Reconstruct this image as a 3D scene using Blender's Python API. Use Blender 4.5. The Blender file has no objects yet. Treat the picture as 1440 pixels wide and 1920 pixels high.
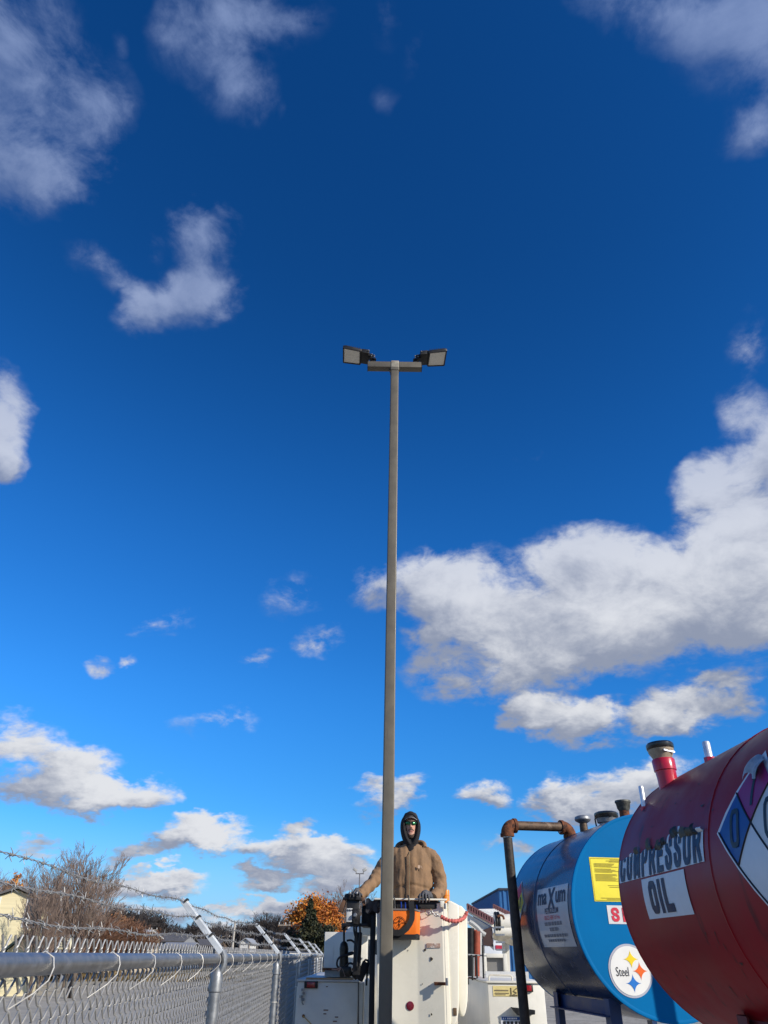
import bpy, bmesh, math, random
from mathutils import Vector, Matrix, noise as mnoise
import numpy as np

sc = bpy.context.scene
rnd = random.Random(7)

# ------------------------------------------------------------------ camera
FPX, CX, CY = 1331.0, 720.0, 960.0          # focal length and centre on a 1440 x 1920 frame
PITCH = math.atan((1790.0 - CY) / FPX)
ROLL = math.radians(0.6)
EYE = Vector((0, 0, 1.75))
_h, _u, _r = Vector((0, 1, 0)), Vector((0, 0, 1)), Vector((1, 0, 0))
FWD = _h * math.cos(PITCH) + _u * math.sin(PITCH)
_u0 = -_h * math.sin(PITCH) + _u * math.cos(PITCH)
UP = _u0 * math.cos(ROLL) - _r * math.sin(ROLL)
RIGHT = _r * math.cos(ROLL) + _u0 * math.sin(ROLL)
cam_data = bpy.data.cameras.new('camera')
cam_data.sensor_fit = 'HORIZONTAL'
cam_data.sensor_width = 36.0
cam_data.lens = 36.0 * FPX / 1440.0
cam_data.clip_start = 0.05
cam_data.clip_end = 3000.0
cam = bpy.data.objects.new('camera', cam_data)
sc.collection.objects.link(cam)
cam.matrix_world = Matrix((
    (RIGHT.x, UP.x, -FWD.x, EYE.x), (RIGHT.y, UP.y, -FWD.y, EYE.y),
    (RIGHT.z, UP.z, -FWD.z, EYE.z), (0, 0, 0, 1)))
sc.camera = cam

def ray(x, y):
    return FWD * FPX + RIGHT * (x - CX) - UP * (y - CY)

def at(x, y, d):
    """World point seen at photograph position x, y and standing d metres down the yard."""
    v = ray(x, y)
    return EYE + v * (d / v.y)

# ------------------------------------------------------------------ sun and sky
SUN_AZ = math.radians(56)        # to the right of straight behind the camera
SUN_EL = math.radians(26.3)
SUN_DIR = Vector((math.sin(SUN_AZ) * math.cos(SUN_EL), -math.cos(SUN_AZ) * math.cos(SUN_EL), math.sin(SUN_EL)))
sun_data = bpy.data.lights.new('sun', 'SUN')
sun_data.energy = 5.0
sun_data.angle = math.radians(0.53)
sun_data.color = (1.0, 0.93, 0.82)
sun = bpy.data.objects.new('sun', sun_data)
sc.collection.objects.link(sun)
sun.rotation_euler = SUN_DIR.to_track_quat('Z', 'Y').to_euler()
sun.location = (10, -10, 20)

sc.view_settings.view_transform = 'Standard'
sc.view_settings.look = 'None'
sc.view_settings.exposure = 0.0
sc.view_settings.gamma = 1.0
sc.view_settings.use_curve_mapping = False
sc.cycles.use_adaptive_sampling = True
sc.cycles.max_bounces = 8

world = bpy.data.worlds.new('World')
sc.world = world
world.use_nodes = True
wt = world.node_tree
wt.nodes.clear()

def build_sky():
    N, L = wt.nodes, wt.links
    def new(t, **k):
        n = N.new(t)
        for a, b in k.items():
            setattr(n, a, b)
        return n
    def inp(n, i, v):
        if hasattr(v, 'is_output') or isinstance(v, bpy.types.NodeSocket):
            L.new(v, n.inputs[i])
        else:
            n.inputs[i].default_value = v
    def m(op, a, b=None, c=None, clamp=False):
        n = new('ShaderNodeMath', operation=op, use_clamp=clamp)
        inp(n, 0, a)
        if b is not None: inp(n, 1, b)
        if c is not None: inp(n, 2, c)
        return n.outputs[0]
    def vm(op, a, b=None, out=0):
        n = new('ShaderNodeVectorMath', operation=op)
        inp(n, 0, a)
        if b is not None: inp(n, 1, b)
        return n.outputs[out]
    def smooth(v, lo, hi):
        n = new('ShaderNodeMapRange', interpolation_type='SMOOTHSTEP')
        inp(n, 0, v); inp(n, 1, lo); inp(n, 2, hi)
        return n.outputs[0]
    def mix(f, a, b):
        n = new('ShaderNodeMix', data_type='RGBA')
        inp(n, 0, f); inp(n, 6, a); inp(n, 7, b)
        return n.outputs[2]
    def new_z():
        q = new('ShaderNodeSeparateXYZ'); L.new(new('ShaderNodeTexCoord').outputs['Generated'], q.inputs[0]); return q.outputs[2]
    sky = new('ShaderNodeTexSky', sky_type='NISHITA')
    sky.sun_disc = False
    sky.sun_elevation = SUN_EL
    sky.sun_rotation = math.atan2(SUN_DIR.x, SUN_DIR.y)
    sky.altitude = 400
    sky.air_density = 1.0
    sky.dust_density = 0.1
    sky.ozone_density = 3.0
    # the deep, saturated blue of a cold clear day as a phone camera records it
    sp = new('ShaderNodeSeparateColor'); L.new(sky.outputs[0], sp.inputs[0])
    cb = new('ShaderNodeCombineColor')
    for i in range(3):
        v = m('POWER', m('MULTIPLY', sp.outputs[i], SKY_STRENGTH), SKY_POW[i])
        L.new(m('MULTIPLY', v, SKY_GAIN[i] / SKY_STRENGTH), cb.inputs[i])
    haze = mix(smooth(new_z(), 0.16, -0.02), cb.outputs[0], (3.2, 6.0, 9.2, 1))
    mid = m('MULTIPLY', smooth(new_z(), 0.80, 0.46), smooth(new_z(), 0.10, 0.32))
    sc_ = new('ShaderNodeVectorMath', operation='SCALE'); L.new(haze, sc_.inputs[0]); L.new(m('MULTIPLY_ADD', mid, 0.24, 1.0), sc_.inputs[3])
    clear = sc_.outputs[0]

    d = new('ShaderNodeTexCoord').outputs['Generated']
    sep = new('ShaderNodeSeparateXYZ'); L.new(d, sep.inputs[0])
    z = sep.outputs[2]
    zp = m('MAXIMUM', z, 0.0)
    pl = vm('DIVIDE', d, None); pn = pl.node
    k = m('ADD', zp, 0.42)
    cx = new('ShaderNodeCombineXYZ')
    for i in range(3): L.new(k, cx.inputs[i])
    L.new(cx.outputs[0], pn.inputs[1])
    def nz(vec, scale, detail, rough=0.58, lac=2.0, dist=0.0):
        n = new('ShaderNodeTexNoise', noise_dimensions='3D')
        L.new(vec, n.inputs['Vector'])
        n.inputs['Scale'].default_value = scale
        n.inputs['Detail'].default_value = detail
        n.inputs['Roughness'].default_value = rough
        n.inputs['Lacunarity'].default_value = lac
        n.inputs['Distortion'].default_value = dist
        return n
    big = nz(pl, 8.5, 10, 0.6, 2.1, 0.25)
    off = vm('ADD', pl, tuple(Vector((0.30, -0.10, 0.55)) * 0.05))
    big2 = nz(off, 8.5, 6, 0.6, 2.1, 0.25)
    wcol = vm('SUBTRACT', nz(pl, 4.5, 5, 0.6).outputs['Color'], (0.5, 0.5, 0.5))
    dw = vm('ADD', d, vm('MULTIPLY', wcol, (0.12, 0.12, 0.12)))
    fine = nz(pl, 26.0, 8, 0.62, 2.1, 0.6)
    n1 = m('MULTIPLY_ADD', m('SUBTRACT', fine.outputs['Fac'], 0.5), 0.30, big.outputs['Fac'])
    acc = accl = accv = None
    for (px, py, rx, ry, rot, w, lit) in CLOUDS:
        c = ray(px, py).normalized()
        e = 1.0
        tx = (ray(px + e, py).normalized() - c); ty = (ray(px, py - e).normalized() - c)
        r1, r2 = rx * tx.length, ry * ty.length
        tx.normalize(); ty = (ty - tx * ty.dot(tx)).normalized()
        a = math.radians(rot)
        t1 = tx * math.cos(a) + ty * math.sin(a)
        t2 = -tx * math.sin(a) + ty * math.cos(a)
        t3 = t1.cross(t2)
        M = Matrix((t1, t2, t3)).transposed()
        mp = new('ShaderNodeMapping', vector_type='TEXTURE')
        L.new(dw, mp.inputs[0])
        mp.inputs['Location'].default_value = c
        mp.inputs['Rotation'].default_value = M.to_euler()
        mp.inputs['Scale'].default_value = (r1, r2, max(r1, r2) * 1.5)
        g = new('ShaderNodeTexGradient')
        g.gradient_type = 'SPHERICAL'
        L.new(mp.outputs[0], g.inputs[0])
        gv = g.outputs['Fac']
        acc = m('MULTIPLY', gv, w) if acc is None else m('MULTIPLY_ADD', gv, w, acc)
        accl = m('MULTIPLY', gv, lit) if accl is None else m('MULTIPLY_ADD', gv, lit, accl)
        if rx * ry > 2500:
            mp2 = new('ShaderNodeMapping', vector_type='TEXTURE')     # the lump again, set lower: the difference is its lit upper side
            L.new(dw, mp2.inputs[0])
            mp2.inputs['Location'].default_value = c - t2 * (0.5 * r2) - t1 * (0.25 * r1)
            mp2.inputs['Rotation'].default_value = M.to_euler()
            mp2.inputs['Scale'].default_value = (r1, r2, max(r1, r2) * 1.5)
            g = new('ShaderNodeTexGradient'); g.gradient_type = 'SPHERICAL'
            L.new(mp2.outputs[0], g.inputs[0])
            gv2 = g.outputs['Fac']
        else:
            gv2 = gv
        accv = m('MULTIPLY', gv2, w) if accv is None else m('MULTIPLY_ADD', gv2, w, accv)
    accb = m('ADD', m('MULTIPLY', m('SUBTRACT', acc, accv), 1.6), accl)
    # unseen broken cumulus in the rest of the sky, thicker and brighter to fill shadows
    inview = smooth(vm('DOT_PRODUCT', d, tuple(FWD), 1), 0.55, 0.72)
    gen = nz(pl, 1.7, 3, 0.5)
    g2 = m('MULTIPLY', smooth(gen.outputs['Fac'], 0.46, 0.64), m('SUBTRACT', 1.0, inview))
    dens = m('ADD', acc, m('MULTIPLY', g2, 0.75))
    hi = m('MINIMUM', m('MULTIPLY', dens, 3.2), 1.0)
    val = m('MULTIPLY_ADD', m('MULTIPLY', m('SUBTRACT', n1, 0.5), m('MULTIPLY_ADD', smooth(z, 0.45, 0.8), 0.9, 2.2)), hi, dens)
    soft = nz(pl, 3.6, 3, 0.5)                                # broad light and shade within a bank
    alpha = smooth(val, 0.06, m('ADD', 0.72, m('MULTIPLY', smooth(z, 0.35, 0.85), 0.62)))
    alpha = m('MULTIPLY', alpha, smooth(z, -0.01, 0.03))
    b = m('DIVIDE', accb, m('MAXIMUM', acc, 0.02))          # height within the cloud
    b = m('MULTIPLY_ADD', g2, 0.7, b)  # out-of-view clouds brightened to lift the shaded sides
    relief = m('MULTIPLY', m('SUBTRACT', n1, big2.outputs['Fac']), 2.2)
    thick = smooth(val, 0.25, 1.0)
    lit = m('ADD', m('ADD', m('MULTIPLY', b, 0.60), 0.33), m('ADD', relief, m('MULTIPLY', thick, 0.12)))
    lit = m('MULTIPLY_ADD', m('SUBTRACT', soft.outputs['Fac'], 0.52), 2.2, lit)
    lit = m('MULTIPLY_ADD', m('SUBTRACT', big2.outputs['Fac'], 0.5), -0.9, lit)
    lit = smooth(lit, -0.55, 1.60)
    high = smooth(z, 0.30, 0.88)                              # thin high cloud near the zenith is bluer
    lcol = mix(high, (0.80, 0.82, 0.865, 1), (0.31, 0.41, 0.68, 1))
    dcol = mix(high, (0.30, 0.345, 0.46, 1), (0.115, 0.19, 0.41, 1))
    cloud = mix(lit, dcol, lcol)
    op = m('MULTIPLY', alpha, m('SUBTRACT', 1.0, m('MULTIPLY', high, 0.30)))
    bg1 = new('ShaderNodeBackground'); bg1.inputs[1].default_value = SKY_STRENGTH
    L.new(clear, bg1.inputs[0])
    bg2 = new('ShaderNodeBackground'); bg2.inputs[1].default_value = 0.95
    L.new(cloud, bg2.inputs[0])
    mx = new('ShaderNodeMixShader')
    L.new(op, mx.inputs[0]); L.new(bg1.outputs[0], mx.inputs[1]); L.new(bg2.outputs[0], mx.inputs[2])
    out = new('ShaderNodeOutputWorld')
    L.new(mx.outputs[0], out.inputs[0])
    world.cycles.sampling_method = 'MANUAL'
    world.cycles.sample_map_resolution = 512

SKY_STRENGTH, SKY_POW, SKY_GAIN = 0.1, (1.72, 1.25, 1.15), (0.69, 1.10, 1.60)
# each cloud lump: x, y, half width, half height, turn, weight, brightness
CLOUDS = [
    # tall bank at upper left
    (30, 80, 170, 140, 0, .75, .2), (95, 240, 170, 190, -35, .8, .1), (30, 350, 150, 110, 10, .6, 0),
    (165, 330, 110, 90, 40, .55, .1), (-40, 220, 150, 260, 0, .75, .1), (200, 200, 70, 130, -30, .45, .1), (130, 380, 80, 50, 20, .4, .1),
    # patch at top centre left
    (420, 40, 165, 130, 20, .8, .1), (445, 150, 105, 100, -20, .85, .2), (560, 10, 110, 80, 20, .55, .1), (330, 60, 60, 130, -10, .35, 0),
    (228, 78, 30, 34, 0, .45, .1),
    # hook cloud
    (385, 425, 85, 85, 20, .95, .35), (340, 560, 140, 65, 15, .95, .15), (185, 515, 100, 45, -25, .6, 0),
    (255, 585, 85, 42, 10, .65, .1), (285, 465, 45, 50, 30, .5, .1), (390, 520, 70, 80, 0, .6, .1),
    # wisps
    (728, 20, 30, 90, 5, .42, .1), (775, 85, 28, 70, 0, .45, .1), (745, 185, 34, 40, 10, .36, 0),
    # left edge
    (0, 780, 70, 140, 0, 1.05, .2), (20, 850, 55, 50, 0, .65, 0),
    # top right bank
    (1250, 10, 240, 95, -12, .8, .15), (1400, 90, 200, 150, -15, .85, .0), (1150, 20, 130, 70, -30, .5, .1),
    (1420, 245, 105, 62, 10, 1.1, .4), (1360, 20, 190, 110, 0, .65, .1),
    # big cumulus at right
    (860, 1110, 150, 105, 0, 1.1, .45), (930, 1205, 200, 115, -10, 1.15, .0), (715, 1105, 80, 52, 15, .65, .3),
    (1100, 1100, 200, 120, 15, 1.1, .25), (1160, 1190, 190, 100, 0, .95, -.05), (1290, 1110, 200, 140, 20, 1.05, .15),
    (1400, 970, 140, 160, 25, 1.1, .35), (1330, 905, 100, 55, 25, .75, .3), (1425, 830, 100, 130, 30, .95, .4),
    (1405, 660, 55, 90, -10, .5, .3), (1420, 1110, 150, 170, 0, .9, .05), (870, 1285, 150, 55, -12, .6, -.45),
    (1120, 1040, 120, 60, 25, .65, .4),
    (1060, 1350, 125, 66, 0, 1.1, .25), (1145, 1355, 95, 50, 0, .95, .1), (990, 1345, 60, 55, 0, .75, .3),
    (1290, 1320, 105, 55, 15, .95, .25), (1380, 1290, 80, 45, 10, .85, .3), (1230, 1335, 60, 40, 0, .5, .0),
    (912, 1495, 70, 40, 18, .95, .2), (1140, 1490, 170, 58, 12, 1.0, .1), (1220, 1460, 110, 55, 15, .85, .15),
    (1040, 1512, 90, 32, 5, .7, -.1), (725, 1498, 95, 32, 5, .85, -.1), (970, 1590, 65, 30, 0, .7, .1),
    (890, 1690, 70, 24, 0, .6, -.2),
    # small left and centre
    (300, 1155, 80, 38, 0, .42, .3), (540, 1115, 80, 60, 10, .36, .3), (605, 1200, 45, 38, 15, .45, .3),
    (500, 1225, 70, 32, 15, .38, .2), (180, 1250, 42, 26, 0, .45, .3), (240, 1237, 26, 16, 15, .4, .2),
    (400, 1360, 95, 50, 0, .40, 0), (980, 880, 50, 45, 30, .24, .1),
    # low bank at left
    (40, 1405, 150, 90, -10, .9, .15), (80, 1490, 210, 48, 0, 1.05, .0), (240, 1490, 95, 48, 0, 1.0, .15),
    (140, 1440, 100, 52, -15, .6, .1),
    (355, 1562, 72, 40, 0, 1.1, .4), (430, 1573, 70, 36, 0, 1.0, .1), (300, 1572, 42, 24, 0, .5, 0),
    (562, 1548, 44, 40, 20, .9, .1), (545, 1595, 100, 38, 0, 1.05, -.25), (640, 1608, 95, 36, 0, 1.0, -.05),
    (590, 1640, 120, 30, 0, .95, .1), (490, 1652, 60, 24, 0, .9, -.25), (665, 1648, 70, 30, 0, .75, .15),
    (240, 1597, 60, 20, 0, .8, -.3), (312, 1600, 52, 20, 0, .8, -.3), (60, 1590, 75, 26, 0, .8, .1),
    (240, 1642, 66, 24, 0, .85, .4), (325, 1648, 80, 32, 0, 1.0, -.1), (220, 1668, 95, 24, 0, .85, -.2),
    (300, 1705, 170, 30, 0, .95, -.1), (460, 1698, 100, 24, 0, .85, .3), (600, 1700, 130, 28, 0, .9, -.05),
    (150, 1720, 150, 26, 0, .75, .2), (430, 1735, 240, 24, 0, .7, .1), (740, 1715, 120, 24, 0, .6, .1),
]
build_sky()

# ------------------------------------------------------------------ helpers: materials
MATS = {}
def mat(name, col, rough=0.55, metal=0.0, var=0.12, scale=6.0, bump=0.0, bscale=40.0, spots=None, streak=None,
        coat=0.0, spec=0.5, stretch=(1, 1, 1), trans=0.0, ior=1.45, sub=0.0):
    """Procedural paint/metal/cloth: colour broken up by noise, optional blotches (colour, scale, cover) and run-down streaks."""
    if name in MATS:
        return MATS[name]
    m = bpy.data.materials.new(name); m.use_nodes = True
    nt = m.node_tree; N, L = nt.nodes, nt.links
    bs = N['Principled BSDF']
    tc = N.new('ShaderNodeTexCoord')
    mp = N.new('ShaderNodeMapping'); L.new(tc.outputs['Object'], mp.inputs[0]); mp.inputs['Scale'].default_value = stretch
    def noise(sc_, det=5, ro=0.6, vec=None):
        n = N.new('ShaderNodeTexNoise'); n.inputs['Scale'].default_value = sc_
        n.inputs['Detail'].default_value = det; n.inputs['Roughness'].default_value = ro
        L.new(vec or mp.outputs[0], n.inputs['Vector']); return n.outputs['Fac']
    def ramp(f, lo, hi):
        n = N.new('ShaderNodeMapRange'); n.interpolation_type = 'SMOOTHSTEP'
        L.new(f, n.inputs[0]); n.inputs[1].default_value = lo; n.inputs[2].default_value = hi; return n.outputs[0]
    def mix(f, a, b):
        n = N.new('ShaderNodeMix'); n.data_type = 'RGBA'
        if isinstance(f, float): n.inputs[0].default_value = f
        else: L.new(f, n.inputs[0])
        for i, v in ((6, a), (7, b)):
            if isinstance(v, tuple): n.inputs[i].default_value = (*v[:3], 1)
            else: L.new(v, n.inputs[i])
        return n.outputs[2]
    f = ramp(noise(scale), 0.28, 0.72)
    c = mix(f, tuple(x * (1 - var) for x in col), tuple(min(1, x * (1 + var)) for x in col))
    if streak:
        sm = N.new('ShaderNodeMapping'); L.new(tc.outputs['Object'], sm.inputs[0]); sm.inputs['Scale'].default_value = (1, 1, 0.06)
        c = mix(ramp(noise(streak[1], 4, 0.65, sm.outputs[0]), 1 - streak[2], 1 - streak[2] + 0.16), c, tuple(streak[0]))
    if spots:
        c = mix(ramp(noise(spots[1], 6, 0.65), 1 - spots[2], 1 - spots[2] + 0.05), c, tuple(spots[0]))
    L.new(c, bs.inputs['Base Color'])
    r = N.new('ShaderNodeMapRange'); L.new(f, r.inputs[0])
    r.inputs[3].default_value = max(0.02, rough - 0.08); r.inputs[4].default_value = min(1, rough + 0.08)
    L.new(r.outputs[0], bs.inputs['Roughness'])
    bs.inputs['Metallic'].default_value = metal
    bs.inputs['Specular IOR Level'].default_value = spec
    bs.inputs['Coat Weight'].default_value = coat
    bs.inputs['Coat Roughness'].default_value = 0.08
    bs.inputs['Transmission Weight'].default_value = trans
    bs.inputs['IOR'].default_value = ior
    if sub:
        bs.inputs['Subsurface Weight'].default_value = sub
        bs.inputs['Subsurface Radius'].default_value = (0.02, 0.008, 0.004)
    if bump:
        b = N.new('ShaderNodeBump'); b.inputs['Strength'].default_value = 1.0; b.inputs['Distance'].default_value = bump
        L.new(noise(bscale, 4), b.inputs['Height']); L.new(b.outputs[0], bs.inputs['Normal'])
    MATS[name] = m
    return m

# ------------------------------------------------------------------ helpers: meshes
class MB:
    """Collects shapes; build() links them as one mesh object."""
    def __init__(s): s.v, s.f = [], []
    def add(s, vs, fs):
        o = len(s.v); s.v += [tuple(q) for q in vs]; s.f += [tuple(i + o for i in q) for q in fs]; return s
    def box(s, c, size, R=None):
        c = Vector(c); hx, hy, hz = (q / 2 for q in size)
        P = [Vector((x, y, z)) for x in (-hx, hx) for y in (-hy, hy) for z in (-hz, hz)]
        if R is not None: P = [R @ q for q in P]
        return s.add([c + q for q in P], [(0, 1, 3, 2), (4, 6, 7, 5), (0, 4, 5, 1), (2, 3, 7, 6), (0, 2, 6, 4), (1, 5, 7, 3)])
    def span(s, a, b):
        a, b = Vector(a), Vector(b); return s.box((a + b) / 2, [abs(q) for q in (b - a)])
    def bar(s, a, b, w, h, upv=(0, 0, 1)):
        """Rectangular bar from a to b, w wide and h tall."""
        a, b = Vector(a), Vector(b); d = (b - a); l = d.length; d.normalize()
        x = d.cross(Vector(upv))
        if x.length < 1e-4: x = d.cross(Vector((0, 1, 0)))
        x.normalize(); z = x.cross(d)
        return s.box((a + b) / 2, (w, l, h), Matrix((x, d, z)).transposed())
    def tube(s, path, r, n=8, caps=True):
        path = [Vector(q) for q in path]; k = len(path)
        rs = r if isinstance(r, (list, tuple)) else [r] * k
        T = []
        for i in range(k):
            t = path[min(i + 1, k - 1)] - path[max(i - 1, 0)]
            T.append(t.normalized() if t.length > 1e-9 else Vector((0, 0, 1)))
        ref = Vector((0, 0, 1)) if abs(T[0].z) < 0.9 else Vector((1, 0, 0))
        x = T[0].cross(ref).normalized(); vs, fs = [], []
        for i in range(k):
            x = (x - T[i] * x.dot(T[i])); x = x.normalized() if x.length > 1e-6 else T[i].orthogonal().normalized()
            y = T[i].cross(x)
            for j in range(n):
                a = 2 * math.pi * j / n
                vs.append(path[i] + (x * math.cos(a) + y * math.sin(a)) * rs[i])
        for i in range(k - 1):
            for j in range(n):
                j2 = (j + 1) % n
                fs.append((i * n + j, i * n + j2, (i + 1) * n + j2, (i + 1) * n + j))
        if caps: fs += [tuple(reversed(range(n))), tuple((k - 1) * n + j for j in range(n))]
        return s.add(vs, fs)
    def lathe(s, prof, o=(0, 0, 0), ax=(0, 0, 1), n=24):
        """prof: (radius, height) pairs turned round axis ax from point o."""
        ax = Vector(ax).normalized(); x = ax.orthogonal().normalized(); y = ax.cross(x); o = Vector(o)
        vs, fs = [], []
        for (r, h) in prof:
            for j in range(n):
                a = 2 * math.pi * j / n; vs.append(o + ax * h + (x * math.cos(a) + y * math.sin(a)) * max(r, 1e-5))
        for i in range(len(prof) - 1):
            for j in range(n):
                j2 = (j + 1) % n; fs.append((i * n + j, i * n + j2, (i + 1) * n + j2, (i + 1) * n + j))
        fs += [tuple(reversed(range(n))), tuple((len(prof) - 1) * n + j for j in range(n))]
        return s.add(vs, fs)
    def loft(s, rings, caps=True):
        n = len(rings[0]); vs = [q for r in rings for q in r]; fs = []
        for i in range(len(rings) - 1):
            for j in range(n):
                j2 = (j + 1) % n; fs.append((i * n + j, i * n + j2, (i + 1) * n + j2, (i + 1) * n + j))
        if caps: fs += [tuple(reversed(range(n))), tuple((len(rings) - 1) * n + j for j in range(n))]
        return s.add(vs, fs)
    def prism(s, pts, ext):
        """Polygon pts (3-D, flat) pushed along vector ext."""
        n = len(pts); ext = Vector(ext); pts = [Vector(p) for p in pts]
        return s.add(pts + [p + ext for p in pts],
                     [tuple(range(n)), tuple(reversed(range(n, 2 * n)))] + [(j, (j + 1) % n + 0, (j + 1) % n + n, j + n)[::-1] for j in range(n)])
    def grid(s, fn, nu, nv):
        vs = [fn(i / nu, j / nv) for i in range(nu + 1) for j in range(nv + 1)]
        fs = [(i * (nv + 1) + j, (i + 1) * (nv + 1) + j, (i + 1) * (nv + 1) + j + 1, i * (nv + 1) + j + 1) for i in range(nu) for j in range(nv)]
        return s.add(vs, fs)
    def mesh(s, name, m, smooth=True, bevel=0.0, seg=2, angle=35, fix=True):
        me = bpy.data.meshes.new(name); me.from_pydata(s.v, [], s.f)
        if bevel or fix:
            bm = bmesh.new(); bm.from_mesh(me)
            if fix: bmesh.ops.recalc_face_normals(bm, faces=bm.faces)
            if bevel:
                es = [e for e in bm.edges if len(e.link_faces) == 2 and e.calc_face_angle(0) > math.radians(angle)]
                bmesh.ops.bevel(bm, geom=es, offset=bevel, segments=seg, affect='EDGES', profile=0.5, clamp_overlap=True)
            bm.to_mesh(me); bm.free()
        if smooth:
            me.polygons.foreach_set('use_smooth', [True] * len(me.polygons))
            me.set_sharp_from_angle(angle=math.radians(angle))
        if m is not None: me.materials.append(m)
        return me
    def build(s, name, m, parent=None, **k):
        return link(name, s.mesh(name, m, **k), parent)

COL = sc.collection
def link(name, me, parent=None):
    o = bpy.data.objects.new(name, me); COL.objects.link(o)
    if parent is not None:
        o.parent = parent
        mw = parent.matrix_basis if parent.parent is None else Matrix.Identity(4)
        o.matrix_parent_inverse = mw.inverted()
    return o

def tag(o, label=None, cat=None, group=None, kind=None):
    if label: o['label'] = label
    if cat: o['category'] = cat
    if group: o['group'] = group
    if kind: o['kind'] = kind
    return o

def thing(name, label, cat, loc=(0, 0, 0), group=None):
    o = bpy.data.objects.new(name, None); COL.objects.link(o)
    o.location = loc; o.matrix_basis = Matrix.Translation(Vector(loc)); o.empty_display_size = 0.2
    return tag(o, label, cat, group)

def copy_tree(o, M, parent=None):
    """A copy of a thing and its parts, set down with matrix M."""
    c = o.copy(); COL.objects.link(c)
    if parent is None: c.matrix_basis = M
    else: c.parent = parent; c.matrix_parent_inverse = o.matrix_parent_inverse.copy()
    for ch in list(o.children): copy_tree(ch, None, c)
    return c

def sdf_mesh(mb, name, m, voxel, smooth_it=4, disp=None):
    """Joins overlapping volumes into one continuous skin."""
    me = mb.mesh(name, None, smooth=False)
    o = bpy.data.objects.new('tmp', me); COL.objects.link(o)
    r = o.modifiers.new('r', 'REMESH'); r.mode = 'VOXEL'; r.voxel_size = voxel; r.use_smooth_shade = True
    sm = o.modifiers.new('s', 'SMOOTH'); sm.iterations = smooth_it; sm.factor = 0.5
    dg = bpy.context.evaluated_depsgraph_get()
    out = bpy.data.meshes.new_from_object(o.evaluated_get(dg))
    bpy.data.objects.remove(o); bpy.data.meshes.remove(me)
    out.name = name; out.materials.clear(); out.materials.append(m)
    if disp:
        nrm = [v.normal.copy() for v in out.vertices]
        for v, n in zip(out.vertices, nrm): v.co += n * disp(v.co, n)
    out.polygons.foreach_set('use_smooth', [True] * len(out.polygons))
    return out

def text_mb(txt, w, h, fn, bold=0.0, cuts=0):
    """Lettering fitted to a w x h box centred on 0, 0 and laid on a surface by fn(u, v)."""
    cu = bpy.data.curves.new('t', 'FONT'); cu.body = txt; cu.offset = bold; cu.resolution_u = 3
    o = bpy.data.objects.new('t', cu); COL.objects.link(o)
    dg = bpy.context.evaluated_depsgraph_get()
    me = bpy.data.meshes.new_from_object(o.evaluated_get(dg)); bpy.data.objects.remove(o); bpy.data.curves.remove(cu)
    bm = bmesh.new(); bm.from_mesh(me); bpy.data.meshes.remove(me)
    bmesh.ops.triangulate(bm, faces=bm.faces)
    if cuts: bmesh.ops.subdivide_edges(bm, edges=bm.edges, cuts=cuts, use_grid_fill=True)
    bm.verts.ensure_lookup_table()
    xs = [v.co.x for v in bm.verts]; ys = [v.co.y for v in bm.verts]
    x0, x1, y0, y1 = min(xs), max(xs), min(ys), max(ys)
    mb = MB()
    mb.add([fn(((v.co.x - x0) / (x1 - x0) - 0.5) * w, ((v.co.y - y0) / (y1 - y0) - 0.5) * h) for v in bm.verts],
           [tuple(q.index for q in f.verts) for f in bm.faces])
    bm.free()
    return mb

STROKES = {
    'C': [[(.95, .72), (.93, .86), (.78, .98), (.5, 1), (.22, .98), (.07, .86), (.05, .72), (.05, .28), (.07, .14), (.22, .02), (.5, 0), (.78, .02), (.93, .14), (.95, .28)]],
    'O': [[(.5, 0), (.22, .02), (.07, .14), (.05, .28), (.05, .72), (.07, .86), (.22, .98), (.5, 1), (.78, .98), (.93, .86), (.95, .72), (.95, .28), (.93, .14), (.78, .02), (.5, 0)]],
    'M': [[(.05, 0), (.05, 1)], [(.05, 1), (.5, .12)], [(.95, 1), (.5, .12)], [(.95, 0), (.95, 1)]],
    'P': [[(.05, 0), (.05, 1), (.65, 1), (.88, .95), (.95, .82), (.95, .62), (.88, .50), (.65, .45), (.05, .45)]],
    'R': [[(.05, 0), (.05, 1), (.65, 1), (.88, .95), (.95, .82), (.95, .65), (.88, .53), (.65, .48), (.05, .48)], [(.62, .48), (.95, 0)]],
    'E': [[(.95, 1), (.05, 1), (.05, 0), (.95, 0)], [(.05, .51), (.82, .51)]],
    'S': [[(.93, .74), (.90, .88), (.75, .98), (.5, 1), (.25, .98), (.09, .88), (.07, .74), (.15, .62), (.38, .54), (.66, .46), (.87, .37), (.94, .25), (.90, .12), (.74, .02), (.5, 0), (.25, .02), (.10, .12), (.06, .27)]],
    'I': [[(.5, 0), (.5, 1)]], 'L': [[(.05, 1), (.05, 0), (.95, 0)]], '1': [[(.5, 0), (.5, 1)], [(.5, 1), (.2, .8)]],
}
STROKES['0'] = STROKES['O']
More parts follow.
